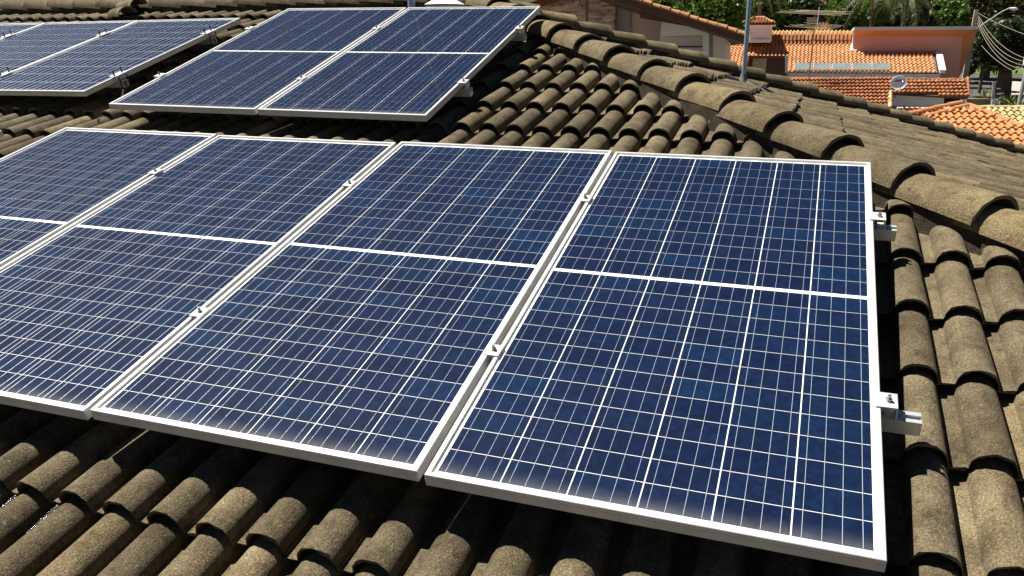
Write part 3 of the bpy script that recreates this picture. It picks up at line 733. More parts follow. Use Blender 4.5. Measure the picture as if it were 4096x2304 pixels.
# upper roof with its eave over the main roof
ref2 = P(3150, 151, 50.4) ; sp2 = lambda x, y: slope_pt(x, y, ref2, R(20))
tiled(oh, [sp2(2880, 151), sp2(3408, 151), sp2(3408, 131), sp2(2880, 131)], .2, .335, M_TERRB, 120, 'upper_roof')
ridge_row(oh, sp2(2880, 131), sp2(3408, 131), .4, .07, M_TERRB)
ridge_row(oh, sp(2880, 184) + Vector((0, 0, .05)), sp(3404, 184) + Vector((0, 0, .05)), .45, .05, M_TERRA, 'band_tile')
e0 = sp2(2880, 151); sub(MB().box(e0.x, sp2(3408, 151).x, e0.y + .6, e0.y + 5, 1, e0.z - .1), 'upper_wall', M_RENDER, oh)
# front fascia wall and white verges
f0 = ref.y
sub(MB().box(P(3138, 300, f0).x, P(3760, 300, f0).x, f0 - .05, f0 + .15, gz(f0), P(3300, 293, f0).z - .0), 'front_wall', simple('pale_grey_render', (.72, .74, .78), .8), oh)
a_, b_ = sp(3757, 293), sp(3741, 212)
sub(MB().prism([a_, a_ + Vector((.28, 0, 0)), b_ + Vector((.28, 0, 0)), b_], (0, 0, .16)), 'verge_wall', M_WHITE, oh)
a_, b_ = sp(3398, 212), sp(3404, 184)
sub(MB().prism([a_, a_ + Vector((.35, 0, 0)), b_ + Vector((.35, 0, 0)), b_], (0, 0, .14)), 'verge_wall', M_WHITE, oh)
# tower
dW = sp(3500, 209).y + .02
polyw(oh, 'tower_wall', M_SALMON, [(3414, 240), (3745, 240), (3745, 330), (3834, 330), (3855, 118), (3418, 118)], dW, 6)
a_, b_ = P(3416, 121, dW - .55), P(3912, 121, dW - .55); top = P(3416, 108, dW - .55).z
sub(MB().box(a_.x, b_.x, dW - .55, dW + 4, a_.z, top), 'tower_roof', M_GREYT, oh)
s0 = P(3418, 122, dW - .5); sub(MB().add([(a_.x + .05, dW - .5, a_.z - .005), (b_.x - .05, dW - .5, a_.z - .005), (P(3855, 140, dW).x, dW - .004, P(3855, 146, dW).z), (P(3416, 140, dW).x, dW - .004, P(3416, 142, dW).z), (a_.x + .05, dW + .1, a_.z - .005), (b_.x - .05, dW + .1, a_.z - .005)], [(0, 1, 2, 3), (0, 4, 5, 1), (3, 2, 5, 4), (0, 3, 4), (1, 5, 2)]), 'tower_soffit', M_ORANGE, oh)
sub(MB().prism([P(3853, 140, dW - .01), P(3910, 121, dW - .2), P(3846, 292, dW - .01), P(3837, 306, dW - .01)], (0, 3, 0)), 'tower_fin', M_ORANGE, oh)
sub(MB().prism([P(3412, 116, dW - .03), P(3420, 116, dW - .03), P(3417, 212, dW - .03), P(3409, 212, dW - .03)], (0, .25, 0)), 'corner_trim', M_WHITE, oh)
sub(MB().prism([P(3412, 207, dW - .04), P(3742, 210, dW - .04), P(3742, 216, dW - .04), P(3412, 213, dW - .04)], (0, .2, 0)), 'flashing', M_GREYT, oh)
# chimney
dC = 49.0
wallq(oh, 'chimney', M_RENDER, 2985, 95, 3083, 165, dC, 1.3)
wallq(oh, 'chimney_band', M_RENDER, 2974, 91, 3096, 102, dC - .12, 1.54)
wallq(oh, 'chimney_base', M_RENDER, 2972, 158, 3078, 170, dC - .1, 1.5)
a_, b_, c_, d_ = P(2968, 94, dC - .3), P(3100, 94, dC - .3), P(3053, 71, dC + .55), P(3018, 71, dC + .55)
tiled(oh, [a_, b_, c_, d_], .17, .3, M_TERRW, 40, 'chimney_cap')
back = Vector((0, 2.0, 0))
sub(MB().add([a_, b_, c_, d_, a_ + back, b_ + back], [(1, 5, 2), (0, 3, 4), (5, 4, 3, 2), (0, 1, 5, 4)]), 'chimney_cap_back', M_TERRW, oh)
for e0, e1 in ((a_, d_), (b_, c_), (d_, c_)): ridge_row(oh, e1 if False else e0 + Vector((0, 0, .03)), e1 + Vector((0, 0, .03)), .3, .06, M_TERRA)
# stone niche in the roof at the left
dN = 46.0
wallq(oh, 'niche_wall', M_RED, 2984, 222, 3148, 320, dN + .35, .2)
wallq(oh, 'niche_lintel', M_RED, 2984, 222, 3146, 232, dN, .35)
sub(MB().prism([P(2984, 222, dN - .03), P(2966, 274, dN - .03), P(2956, 320, dN - .03), P(2972, 320, dN - .03), P(2996, 226, dN - .03)], (0, .4, 0)), 'niche_side', M_WHITE, oh)
wallq(oh, 'niche_post', M_WHITE, 3140, 222, 3150, 292, dN - .03, .4)
rt_ = oh
stones(3005, 3068, 234, 322, dN + .3, M_STONEP, 'stone_wall', .10)
for k in range(7):
    y0 = 234 + k*12.5
    sub(MB().box(P(3068, y0, dN).x, P(3140, y0, dN).x, dN + .24, dN + .27, P(3068, y0 + 11.6, dN + .2).z, P(3068, y0, dN + .2).z), 'board', M_TIMBER, oh)
# solar water heaters
M_HEAT = simple('collector_glass', (.17, .20, .20), .35, 0, .15, 2)
hx = [(3176, 3244), (3252, 3320), (3328, 3400), (3408, 3479), (3486, 3557)]
hn = ['leftmost of the five pale collectors along the gutter of the tiled house', 'second pale collector from the left along the gutter of the tiled house', 'middle one of the five pale collectors along the gutter of the tiled house', 'fourth pale collector from the left along the gutter of the tiled house', 'rightmost of the five pale collectors along the gutter of the tiled house']
for (x0, x1), lb in zip(hx, hn):
    q = [sp(x0 - 2, 290), sp(x1 + 2, 290), sp(x1, 263), sp(x0, 263)]; c = sum(q, Vector()) / 4; up = Vector((0, -math.sin(tl), math.cos(tl)))
    hr = root('water_heater', c, lb, 'solar collector', 'solar water heaters on the tiled house')
    sub(MB().prism([p + up*.10 for p in q], up*.06), 'case', M_ALU, hr)
    sub(MB().prism([p.lerp(c, .05) + up*.162 for p in q], up*.006), 'glass', M_HEAT, hr)

# ---------------------------------------------------------------- low weathered house with the dish
D3 = 38.
lh = root('low_house', (P(3600, 400, 36).x, 36.5, gz(36)), 'low white house with a weathered red brown tile roof', 'house')
ref3 = P(3500, 314, D3); sp3 = lambda x, y: slope_pt(x, y, ref3, R(25))
tiled(lh, [sp3(3030, 432), sp3(3556, 432), sp3(3560, 372), sp3(3872, 390), sp3(3868, 320), sp3(3030, 314)], .155, .285, M_TERRW, 300, 'roof', h=.028, drop=.095, pref=lambda O: O.y + (0 if O.x > P(3280, 400, 36).x else 9) + (3 if O.x < P(3400, 400, 36).x and O.y < P(0, 0, 36.2).y else 0))
ridge_row(lh, sp3(3040, 314) + Vector((0, 0, .0)), sp3(3870, 320) + Vector((0, 0, .0)), .47, .075, M_TERRW)
ridge_row(lh, sp3(3560, 436) + Vector((0, 0, .05)), sp3(3560, 374) + Vector((0, 0, .05)), .3, .08, M_TERRY, 'verge_tile')
ridge_row(lh, sp3(3874, 388) + Vector((0, 0, .03)), sp3(3870, 316) + Vector((0, 0, .03)), .3, .06, M_TERRW, 'verge_tile')
dv = sp3(3700, 378).y + .35
wallq(lh, 'wall', M_RENDER, 3562, 372, 3776, 470, dv, .2)
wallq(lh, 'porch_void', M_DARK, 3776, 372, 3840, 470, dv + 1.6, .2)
wallq(lh, 'wall_left', M_RENDER, 3020, 420, 3562, 520, sp3(3400, 428).y + .3, .2)
wallq(lh, 'rear_wall', M_RENDER, 3030, 330, 3860, 470, D3 + 1.6, .2)
wallq(lh, 'plinth', simple('damp_render', (.30, .27, .24), .9), 3562, 424, 3778, 452, dv - .03, .03)
tiled(lh, [P(3600, 462, 31.5), P(3830, 466, 31.5), P(3810, 438, 33.6), P(3600, 438, 33.6)], .17, .3, M_TERRW, 60, 'lean_to_roof')
wallq(lh, 'lean_to_coping', M_GREYT, 3590, 430, 3830, 440, 33.7, .3)
# dish
dd = sp3(3590, 350); dc = P(3595, 331, dd.y - .55)
dr = root('satellite_dish', (dc.x, dc.y, P(3587, 386, dd.y - .4).z), 'pale grey satellite dish with dark lettering above the weathered roof', 'dish')
b = MB(); vs = [(0, .045, 0)]; ns = 24
for j in range(1, 6):
    for k in range(ns):
        rr = j/5; vs.append((.30*rr*math.cos(2*math.pi*k/ns), .045*(1 - rr*rr), .27*rr*math.sin(2*math.pi*k/ns)))
fs_ = [(0, 1+k, 1+(k+1) % ns) for k in range(ns)] + [(1+j*ns+k, 1+(j+1)*ns+k, 1+(j+1)*ns+(k+1) % ns, 1+j*ns+(k+1) % ns) for j in range(4) for k in range(ns)]
rim = len(vs)
for k in range(ns): vs.append((.308*math.cos(2*math.pi*k/ns), .008, .278*math.sin(2*math.pi*k/ns)))
fs_ += [(1+4*ns+k, rim+k, rim+(k+1) % ns, 1+4*ns+(k+1) % ns) for k in range(ns)]
DR = T(0, 0, dc.z - dr['_b'][2]) @ Matrix.Rotation(-.12, 4, 'Y') @ Matrix.Rotation(-.16, 4, 'X') @ Matrix.Rotation(.12, 4, 'Z')
M_DISH = simple('dish_paint', (.78, .79, .80), .55, 0, .04, 5)
refl = b.add(vs, fs_).obj('reflector', M_DISH, dr, DR, True)
MB().tube([(.0, .10, -.05), (.02, .30, -.10), (-.03, .36, -.60)], .022, 8).obj('mast', M_STEEL, dr, T(0, 0, dc.z - dr['_b'][2]))
MB().tube([(.03, .02, -.30), (.09, -.34, -.02)], .012, 6).obj('feed_arm', M_STEEL, dr, DR)
MB().tube([(.09, -.34, -.04), (.085, -.28, .02)], [.03, .02], 8).obj('feed_horn', M_STEEL, dr, DR)
fc = bpy.data.curves.new('lettering', 'FONT'); fc.body = 'Algar'; fc.size = .165; fc.align_x = 'CENTER'; fc.align_y = 'CENTER'; fc.extrude = .001; fc.offset = .003
fo = bpy.data.objects.new('lettering', fc); COL.objects.link(fo); bpy.context.view_layer.update()
fm = bpy.data.meshes.new_from_object(fo); bpy.data.objects.remove(fo); fm.name = 'lettering'; fm.materials.append(simple('dark_ink', (.02, .025, .035), .6))
inst('lettering', fm, refl, T(-.03, .028, .10) @ Matrix.Rotation(math.pi/2, 4, 'X') @ Matrix.Rotation(.03, 4, 'Z'))
b = MB()
for k in range(3): b.prism([(.19 + .03*k, .018, .10), (.205 + .03*k, .018, .115), (.205 + .03*k, .018, .085)], (0, -.002, 0))
b.prism([(.06, .034, .035), (.22, .022, .035), (.22, .022, .043), (.06, .034, .043)], (0, -.002, 0)); b.obj('emblem', fm.materials[0], refl)

# television aerial
ta_ = sp3(3233, 333); zt = P(3252, 45, ta_.y).z
ar = root('television_aerial', ta_, 'tall television aerial with two rows of thin pale elements above the weathered roof', 'aerial')
M_AER = simple('aerial_aluminium', (.62, .55, .38), .5, .3, .1, 5); M_RUST = simple('mast_rust', (.25, .14, .10), .7, .2, .3, 8)
H_ = zt - ta_.z
MB().tube([(0, 0, -.1), (.02, 0, H_)], .022, 6).obj('mast', M_RUST, ar)
def boom(zpx, x0, x1, n, span, name):
    z = P(3240, zpx, ta_.y).z - ta_.z; a_ = P(x0, zpx, ta_.y).x - ta_.x; b_ = P(x1, zpx, ta_.y).x - ta_.x; bb = MB()
    bb.tube([(a_ + .35, -.3, z), (b_ - .35, .5, z - .02)], .018, 6)
    for k in range(n):
        q = k/(n-1); cx_ = -.35 + .8*q; L_ = (b_ - a_)/2*(1 - .35*abs(q - .45)); yy = -1.0 + 2.0*q
        bb.tube([(cx_ - L_, yy - .30, z + .11*yy + random.uniform(-.04, .04)), (cx_ + L_, yy + .30, z - .10 + .11*yy + random.uniform(-.04, .04))], .007, 5)
    bb.obj(name, M_AER, ar)
boom(45, 3145, 3420, 7, 1, 'element_row'); boom(100, 3180, 3365, 9, 1, 'element_row')
bb = MB()
for k in range(5):
    z = P(3240, 72 + 5*k, ta_.y).z - ta_.z; bb.tube([(-.28, -.1, z), (.10, .1, z)], .008, 5)
    z = P(3240, 112 + 5*k, ta_.y).z - ta_.z; bb.tube([(-.25, -.1, z), (.12, .1, z)], .008, 5)
bb.obj('short_element_row', M_AER, ar)
a_ = P(3266, 133, 54); r2 = root('thin_mast', a_, 'thin grey mast standing behind the television aerial', 'mast'); MB().tube([(0, 0, -.8), (0, 0, P(3266, 28, 54).z - a_.z)], .022, 6).obj('tube', M_STEEL, r2)
a_ = P(3303, 100, 62); r3 = root('dish_mast', a_, 'dark far mast with a small white dish in front of the trees', 'mast'); MB().tube([(0, 0, -2.5), (0, 0, P(3305, 2, 62).z - a_.z)], .03, 6).obj('tube', M_DBOLT, r3)
c = P(3285, 77, 62) - a_; b = MB(); vs = [(c.x, .05, c.z)] + [(c.x + .18*math.cos(k*math.pi/8), .0, c.z + .14*math.sin(k*math.pi/8)) for k in range(16)]
b.add(vs, [(0, 1+k, 1+(k+1) % 16) for k in range(16)]).tube([(c.x, .05, c.z), (0, .1, c.z - .05)], .015, 5).obj('dish', M_WHITE, r3)

# ---------------------------------------------------------------- near orange hip roof at the right edge, and a lichen-yellow roof behind
hr = root('hip_roof_house', (P(4000, 520, 24).x, 24, gz(24)), 'small house with a bright orange hip roof at the right edge', 'house')
ap = P(3877, 428, 26.0); ref4 = ap; sp4 = lambda x, y: slope_pt(x, y, ref4, R(24))
l1, r1 = sp4(3640, 560), sp4(4420, 760)
lft, rgt = sp4(3690, 477), sp4(4110, 526)
tiled(hr, [sp4(3560, 640), sp4(4330, 640), rgt, ap, lft], .185, .30, M_TERRN, 300, 'front_roof', pref=lambda O: -O.y)
ridge_row(hr, ap + Vector((0, 0, .05)), lft + Vector((0, 0, .05)), .36, .085, M_TERRN, 'hip_tile')
ridge_row(hr, ap + Vector((-.15, .35, .09)), lft + Vector((-.35, .35, .09)), .36, .085, M_TERRN, 'hip_tile')
ridge_row(hr, ap + Vector((0, 0, .05)), rgt + (rgt - ap)*.6 + Vector((0, 0, .05)), .36, .085, M_TERRN, 'hip_tile')
sub(MB().add([ap, lft, lft + Vector((-1.2, 4, -1.2)), ap + Vector((0, 5, -.6))], [(0, 1, 2, 3)]), 'rear_roof', M_TERRN, hr)
z0 = sp4(3900, 640).z; sub(MB().box(P(3600, 600, 24).x, P(4400, 600, 24).x, 22.6, 26, 0, z0 - .05), 'wall', M_RENDER, hr)
yr = root('lichen_roof_house', (P(4050, 440, 31).x, 31, gz(31)), 'roof of yellow lichen covered tiles behind the bright orange hip roof', 'house')
ref5 = P(4000, 437, 32); sp5 = lambda x, y: slope_pt(x, y, ref5, R(23))
tiled(yr, [sp5(3850, 560), sp5(4300, 560), sp5(4300, 436), sp5(3850, 436)], .2, .31, M_TERRY, 200, 'roof')
ridge_row(yr, sp5(3905, 434) + Vector((0, 0, .04)), sp5(4300, 434) + Vector((0, 0, .04)), .42, .07, M_TERRY)
sub(MB().box(P(3860, 600, 31).x, P(4300, 600, 31).x, 29.5, 34, 0, sp5(4000, 560).z - .05), 'wall', M_RENDER, yr)

# ---------------------------------------------------------------- garden wall, gate, fence posts, agave
dG = 42.
gw = root('garden_wall', (P(3915, 420, dG).x, dG, gz(dG)), 'low grey rendered garden wall with a pale coping beside the street', 'wall')
wallq(gw, 'wall', simple('old_render', (.22, .21, .19), .9, 0, .3, 2), 3868, 398, 3962, 470, dG, .2)
wallq(gw, 'coping', M_CREAM, 3866, 394, 3963, 399, dG - .04, .28)
gt = root('gate', (P(3976, 420, dG - .5).x, dG - .5, gz(dG)), 'grey steel gate frame with a curved handrail at the end of the garden wall', 'gate')
for x in (3964, 3971, 3983, 3988):
    p0, p1 = P(x - 2, 460, dG - .5), P(x + (10 if x < 3975 else 2), 326, dG - .5)
    if x < 3975: sub(MB().tube([p0, p1], .03, 8), 'post', M_STEEL, gt)
    else: sub(MB().tube([p0, P(x, 395, dG - .5)], .02, 6), 'bar', M_STEEL, gt)
pts = [P(3966, 460, dG - 1), P(3968, 415, dG - 1), P(3972, 400, dG - 1), P(3980, 397, dG - 1), P(3986, 402, dG - 1), P(3987, 420, dG - 1)]
sub(MB().tube(pts, .035, 8), 'handrail', M_STEEL, gt)
fl_ = ['electric fence post with white insulators at the end of the weathered roof', 'electric fence post with white insulators near the left end of the garden wall', 'electric fence post with white insulators near the right end of the garden wall', 'electric fence post with white insulators beside the gate', 'electric fence post with white insulators to the right of the gate']
for (x, y0, y1, D), lb in zip(((3878, 400, 320, dG), (3890, 396, 325, dG + .3), (3960, 400, 342, dG - .2), (3994, 440, 352, dG - 1), (4004, 440, 372, dG - 2)), fl_):
    p0 = P(x, y0, D); fr = root('fence_post', p0, lb, 'post', 'electric fence posts'); p1 = P(x + 2, y1, D) - p0
    MB().tube([(0, 0, -.2), p1], .012, 5).obj('rod', M_DBOLT, fr)
    b = MB()
    for k in range(4): c = p1*(.25 + .24*k); b.box(c.x - .06, c.x + .06, -.03, .03, c.z - .02, c.z + .02)
    b.obj('insulator_set', M_WHITE, fr)
def blades(rt, n, L, mat, w_=.05, name='leaf_set', up=.9):
    b = MB()
    for k in range(n):
        t_ = 2*math.pi*k/n + random.uniform(-.2, .2); e = random.uniform(.45, 1.35); d = Vector((math.cos(t_)*math.cos(e), math.sin(t_)*math.cos(e), math.sin(e)*up)); sd = Vector((-math.sin(t_), math.cos(t_), 0))*w_
        m_ = d*L*.55 + Vector((0, 0, .04)); tip = d*L + Vector((0, 0, -.12*L))
        b.add([-sd, sd, m_ + sd*.8, m_ - sd*.8, tip], [(0, 1, 2, 3), (3, 2, 4)])
    return b.obj(name, mat, rt)
M_AGAVE = simple('agave_leaf', (.22, .22, .08), .6, 0, .3, 6)
a_ = P(3935, 393, dG - .1); blades(root('agave', a_, 'small spiky agave plant above the garden wall coping', 'plant'), 16, .7, M_AGAVE, .03)
M_SHR = simple('shrub_leaf', (.12, .17, .035), .6, 0, .4, 3)
for x, y, D, L, lb in ((4070, 372, 46, 1.5, 'spiky green shrub beside the pavement, lower one at the right edge'), (4040, 345, 52, 1.3, 'dark green shrub beside the tree trunk by the street'), (4092, 345, 50, 1.5, 'spiky yellow green shrub cut by the right photo edge')):
    g = P(x, y, D); g.z = min(g.z, gz(D) + .1); rt = root('shrub', g, lb, 'shrub', 'shrubs by the pavement'); blades(rt, 60, L, M_SHR, .06)

# ---------------------------------------------------------------- street lamp pole, wires
Dpole = 56.
g = P(3858, 306, Dpole); g.z = gz(Dpole) - .1
sp_ = root('utility_pole', g, 'leaning brown concrete utility pole with a long lamp arm beside the salmon tower', 'pole')
topz = P(3908, 38, Dpole).z - g.z; tx = P(3906, 40, Dpole).x - g.x
b = MB(); hw0, hw1 = .17, .10
b.add([(-hw0, -hw0, 0), (hw0, -hw0, 0), (hw0, hw0, 0), (-hw0, hw0, 0), (tx - hw1, -hw1, topz), (tx + hw1, -hw1, topz), (tx + hw1, hw1, topz), (tx - hw1, hw1, topz)], [(0, 1, 5, 4), (1, 2, 6, 5), (2, 3, 7, 6), (3, 0, 4, 7), (4, 5, 6, 7), (0, 3, 2, 1)])
b.obj('shaft', M_CONC, sp_)
q0 = P(3920, 104, Dpole - .3) - g; q1 = P(4010, 45, Dpole - .3) - g; q2 = P(4036, 33, Dpole - .3) - g
MB().tube([(tx, 0, q0.z - .1), q0, q0.lerp(q1, .5), q1, q2], .024, 8).obj('lamp_arm', M_STEEL, sp_, None, True)
b = MB(); hd = []
for k, (s_, r_) in enumerate(((0, .04), (.10, .07), (.28, .10), (.42, .06), (.46, .02))): hd.append((q2 + Vector((s_, 0, -.02*k)), r_))
b.tube([h[0] for h in hd], [h[1] for h in hd], 10); b.obj('lamp_head', simple('lamp_white', (.72, .70, .76), .5), sp_, None, True)
b = MB()
for y in (52, 66, 76, 86, 97): c = P(3912, y, Dpole) - g; b.box(c.x - .12, c.x + .22, -.06, .06, c.z - .05, c.z + .05)
b.obj('insulator_rack', M_DBOLT, sp_)
g2 = P(4086, 330, 44); g2.z = gz(44) - .05
wp = root('white_post', g2, 'pale wooden post carrying the power lines at the right edge', 'post'); hz = P(4090, 232, 44).z - g2.z
MB().tube([(0, 0, 0), (.12, 0, hz)], [.10, .085], 10).obj('shaft', simple('pale_wood', (.33, .35, .36), .8, 0, .4, 8), wp)
b = MB(); b.box(-.05, .35, -.08, .08, hz - .3, hz + .05); b.obj('insulator_set', M_WHITE, wp)
wl = [((3912, 52), (4140, 152), .2, 'uppermost thin power line, running straight from the pole top to the right edge'), ((3912, 60), (4130, 240), 1.2, 'first of the sagging power lines below the lamp arm'), ((3911, 68), (4100, 246), 1.3, 'second of the sagging power lines below the lamp arm'), ((3910, 78), (4098, 262), 1.4, 'third of the sagging power lines below the lamp arm'), ((3908, 88), (4096, 278), 1.5, 'lowest of the sagging yellowish power lines'), ((3925, 180), (4046, 280), .3, 'grey service wire hanging below the power lines')]
for (p0, p1, sag, lb) in wl:
    a_ = P(*p0, Dpole); b_ = P(*p1, 44); b = MB()
    b.tube([a_.lerp(b_, i/24) - a_ + Vector((0, 0, -sag*4*(i/24)*(1 - i/24)*.38)) for i in range(25)], .010, 5)
    tag(b.obj('power_line', M_WIRE, None, BF @ T(*a_)), lb, 'wire', 'power lines at the right edge')

# ---------------------------------------------------------------- far buildings between the trees
fh = root('far_house', (P(3310, 40, 78).x, 78, gz(78)), 'far grey gabled house between the trees behind the aerial', 'house')
polyw(fh, 'gable_wall', simple('far_render', (.34, .36, .40), .85), [(3262, 140), (3372, 140), (3372, -20), (3338, -36), (3268, 22)], 78, 6)
sub(MB().prism([P(3260, 28, 77.6), P(3342, -40, 77.6), P(3342, -48, 77.6), P(3256, 20, 77.6)], (0, 6, 0)), 'verge', M_GREYT, fh)
tiled(fh, [P(3262, 17, 74), P(3302, 17, 74), P(3302, -12, 77), P(3262, -12, 77)], .25, .4, M_TERRW, 60, 'roof')
wallq(fh, 'window', M_DARK, 3306, 22, 3316, 40, 77.9, .08)
sh = root('garden_shed', (P(3290, 110, 60).x, 60, gz(60)), 'small far building with an orange tile roof just behind the aerial', 'shed')
tiled(sh, [P(3252, 132, 58.5), P(3322, 132, 58.5), P(3312, 86, 61), P(3262, 86, 61)], .22, .38, M_TERRW, 120, 'roof')
sub(MB().box(P(3256, 132, 59).x, P(3318, 132, 59).x, 59, 62, gz(60), P(3290, 132, 58.6).z), 'wall', M_RENDERW, sh)
cw = root('cream_building', (P(3960, 200, 90).x, 90, gz(90)), 'far cream coloured building behind the street trees', 'building')
wallq(cw, 'wall', M_CREAM, 3896, 150, 3985, 300, 90, 6); wallq(cw, 'door', M_TIMBER, 3935, 215, 3950, 290, 89.95, .06)
cb = root('brown_building', (P(3755, 20, 92).x, 92, gz(92)), 'far brown building glimpsed between the dark conifer and the big tree', 'building')
wallq(cb, 'wall', M_CREAM, 3728, -40, 3800, 120, 92, 5); wallq(cb, 'window', M_DARK, 3750, 20, 3768, 60, 91.95, .06)

# ---------------------------------------------------------------- trees
def leafmat(name, c0, c1, c2):
    mt, n, l, b = nodes(name); p = worldpos(n)
    c = ramp(n, l, noise(n, l, 1.6, 4, .7, p), [(.30, c0), (.5, c1), (.72, c2)])
    l.new(c, b.inputs['Base Color']); b.inputs['Roughness'].default_value = .45; b.inputs['Specular IOR Level'].default_value = .4
    tr = n.new('ShaderNodeBsdfTranslucent'); l.new(c, tr.inputs[0]); mx = n.new('ShaderNodeMixShader'); mx.inputs[0].default_value = .35
    l.new(b.outputs[0], mx.inputs[1]); l.new(tr.outputs[0], mx.inputs[2]); l.new(mx.outputs[0], n['Material Output'].inputs[0]); return mt
L_GREEN = leafmat('leaf_green', (.040, .080, .014), (.078, .14, .022), (.14, .21, .036))
L_BRIGHT = leafmat('leaf_bright', (.055, .105, .014), (.105, .18, .026), (.18, .26, .045))
L_DARK = leafmat('leaf_dark', (.018, .032, .012), (.036, .056, .017), (.066, .092, .026))
L_OLIVE = leafmat('leaf_olive', (.038, .044, .014), (.075, .080, .024), (.125, .12, .04))
L_RED = leafmat('flower_red', (.30, .05, .02), (.45, .10, .03), (.55, .16, .04))
def crown_mesh(rad, n, leaf, clumps=40):
    cs = rng.normal(size=(clumps, 3)); cs /= np.linalg.norm(cs, axis=1)[:, None]; cs *= (rng.uniform(.35, 1, clumps)**.5)[:, None]
    cs *= np.array(rad)*.86; idx = rng.integers(0, clumps, n); sz = rng.uniform(.16, .34, clumps)*max(.6, min(rad))
    pos = cs[idx] + rng.normal(size=(n, 3))*sz[idx][:, None]*np.array([.62, .62, .48])
    a = rng.normal(size=(n, 3)); a[:, 2] *= .6; a /= np.linalg.norm(a, axis=1)[:, None]
    h = rng.normal(size=(n, 3)); b = np.cross(a, h); b /= np.linalg.norm(b, axis=1)[:, None]
    s = leaf*rng.uniform(.6, 1.3, n)[:, None]
    v = np.stack([pos - a*s, pos + b*s*.42, pos + a*s, pos - b*s*.42], 1).reshape(-1, 3)
    me = bpy.data.meshes.new('crown'); me.vertices.add(4*n); me.vertices.foreach_set('co', v.ravel())
    me.loops.add(4*n); me.loops.foreach_set('vertex_index', np.arange(4*n)); me.polygons.add(n); me.polygons.foreach_set('loop_start', np.arange(0, 4*n, 4)); me.polygons.foreach_set('loop_total', np.full(n, 4))
    me.update(); return me
def tree(name, label, px, py, D, rad, mat, n=5000, leaf=.22, trunk=.18, group='trees behind the houses', clumps=42, bark=None, extra=None):
    c = P(px, py, D); base = Vector((c.x, D, gz(D) - .1)); rt = root(name, base, label, 'tree', group)
    h = c.z - base.z; b = MB()
    b.tube([(0, 0, 0), (.05, .03, h*.35), (-.06, .05, h*.7), (.0, .0, h + rad[2]*.3)], [trunk*1.3, trunk, trunk*.75, trunk*.3], 9)
    for k in range(6):
        t_ = 2*math.pi*k/6 + random.uniform(-.4, .4); z0 = h*random.uniform(.45, .8)
        e = Vector((math.cos(t_)*rad[0]*.7, math.sin(t_)*rad[1]*.7, h - z0 + random.uniform(-.3, .5)*rad[2])) + Vector((0, 0, z0))
        b.tube([(0, 0, z0), Vector((0, 0, z0)).lerp(e, .55) + Vector((0, 0, .1)), e], [trunk*.5, trunk*.33, trunk*.1], 6)
    b.obj('trunk', bark or M_BARK, rt, None, True)
    me = crown_mesh(rad, n, leaf, clumps); me.materials.append(mat); inst('crown', me, rt, T(0, 0, h))
    if extra:
        me = crown_mesh((rad[0]*.9, rad[1]*.9, rad[2]*.5), extra[1], leaf*.6, 14); me.materials.append(extra[0]); inst('blossom', me, rt, T(0, 0, h + extra[2]))
    return rt
tree('broadleaf_tree', 'dense green tree above the orange verge of the white neighbour house', 2600, 10, 36, (2.3, 2.2, 1.9), L_GREEN, 7500, .13)
tree('broadleaf_tree', 'green tree just left of the tall blue grey pole', 2830, 20, 40, (1.9, 2.0, 1.9), L_BRIGHT, 6500, .14)
tree('broadleaf_tree', 'tree with deep green leaves behind the small white chimney', 2985, 40, 60, (2.6, 2.2, 2.3), L_GREEN, 6500, .19)
tree('broadleaf_tree', 'dark leafy tree between chimney and television aerial', 3165, 60, 62, (2.2, 2.2, 2.0), L_DARK, 6000, .19)
tree('broadleaf_tree', 'round bright green tree at the right of the television aerial', 3370, 70, 64, (1.75, 1.8, 1.8), L_BRIGHT, 6500, .17)
tree('broadleaf_tree', 'light green tree at the top of the photo right above the aerial', 3180, -25, 70, (2.0, 2.0, 2.2), L_BRIGHT, 5000, .2)
tree('broadleaf_tree', 'big green tree high behind the far gabled house', 3440, -20, 82, (3.0, 2.6, 3.2), L_GREEN, 6500, .25)
tree('conifer', 'tall dark narrow conifer behind the salmon tower', 3716, 40, 68, (.85, .85, 3.4), L_DARK, 6000, .16, clumps=60)
tree('broadleaf_tree', 'bright green bushy tree right of the dark conifer', 3800, 80, 72, (1.5, 1.5, 1.7), L_BRIGHT, 5000, .18)
tree('broadleaf_tree', 'wide olive brown tree with red blossom at the upper right', 3980, 30, 76, (4.4, 2.4, 2.9), L_OLIVE, 12000, .2, .3, clumps=90, extra=(L_RED, 500, 1.7))
tree('broadleaf_tree', 'dark street tree with a thick trunk at the right edge', 4040, 170, 60, (2.4, 2.0, 1.7), L_DARK, 9000, .17, .42, clumps=70)
tree('broadleaf_tree', 'small leafy tree right beside the utility pole', 3945, 175, 64, (1.0, .9, 1.1), L_BRIGHT, 2600, .15, .1)
tree('broadleaf_tree', 'low dark bush at the foot of the utility pole', 3885, 235, 61, (.7, .8, 1.1), L_DARK, 2600, .13, .08)
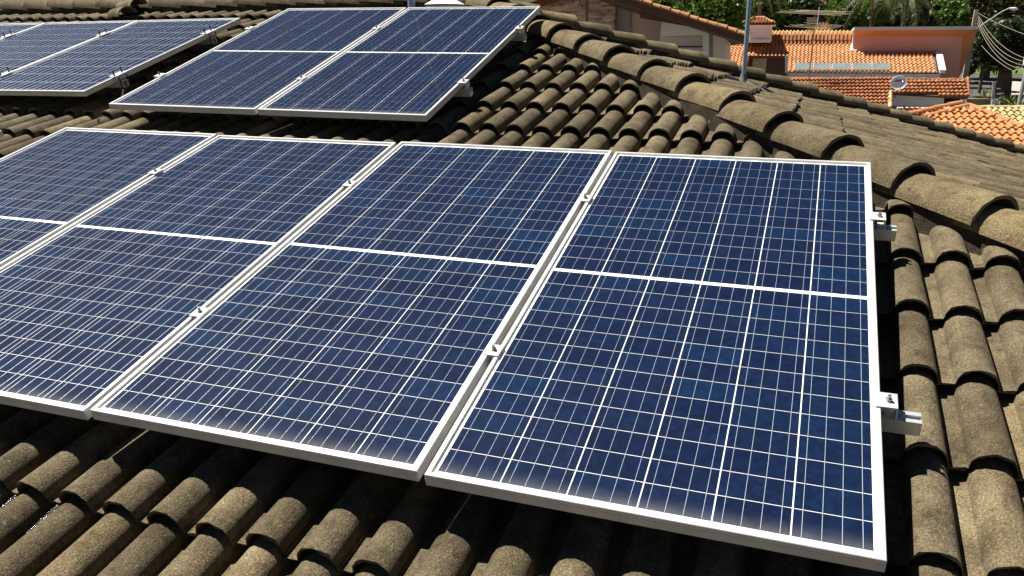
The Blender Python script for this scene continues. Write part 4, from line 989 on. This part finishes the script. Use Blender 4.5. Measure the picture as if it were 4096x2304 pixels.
for px, D, rd, mt_, lb in ((2700, 90, 6, L_DARK, 'far tall dark tree behind the white neighbour house'), (3080, 96, 6, L_DARK, 'far dark tree behind the small chimney'), (3560, 98, 7, L_DARK, 'far dark tree filling the gap behind the palms'), (3830, 104, 7, L_DARK, 'far dark tree behind the olive brown tree'), (4090, 100, 6, L_DARK, 'far dark tree at the top right corner')):
    tree('broadleaf_tree', lb, px, 60, D, (rd*.95, 3, rd*.8), mt_, 6500, .42, .3, clumps=60)
# palms
M_PTR = simple('palm_bark', (.12, .075, .04), .95, 0, .4, 5)
L_PALM = leafmat('palm_leaf', (.04, .06, .012), (.09, .11, .025), (.17, .17, .05))
def palm(label, px, py, D, L, nf):
    c = P(px, py, D); base = Vector((c.x, D, gz(D) - .1)); rt = root('palm_tree', base, label, 'palm', 'palms behind the houses'); h = c.z - base.z
    MB().tube([(0, 0, 0), (.06, 0, h*.5), (0, 0, h)], [.16, .12, .14], 10).obj('trunk', M_PTR, rt, None, True)
    for k in range(nf):
        t_ = 2*math.pi*k/nf + random.uniform(-.15, .15); e = random.uniform(.1, 1.0); pts = []
        for i in range(9):
            q = i/8; pts.append(Vector((math.cos(t_)*L*q*math.cos(e*.6), math.sin(t_)*L*q*math.cos(e*.6), L*(math.sin(e)*q - 1.15*q*q))))
        b = MB(); b.tube(pts, [.03 - .0028*i for i in range(9)], 5)
        for i in range(1, 9):
            for f_ in (0, .33, .66):
                p = pts[i-1].lerp(pts[i], f_); d = (pts[i] - pts[i-1]).normalized(); sd = d.cross(Vector((0, 0, 1))).normalized(); ll = L*.30*(1 - .5*i/8)
                for s_ in (-1, 1):
                    tip = p + (sd*s_*.55 + d*.35 + Vector((0, 0, -.55)))*ll*random.uniform(.8, 1.2); w_ = d*.028
                    b.add([p - w_, p + w_, tip], [(0, 1, 2)])
        b.obj('frond', L_PALM, rt, T(0, 0, h))
palm('palm with drooping fronds just left above the salmon tower', 3500, -30, 62, 2.6, 18)
palm('palm with brown hanging fronds above the middle of the salmon tower', 3625, -25, 64, 2.8, 18)
palm('palm whose brown trunk rises behind the small chimney', 3045, -60, 58, 2.0, 16)
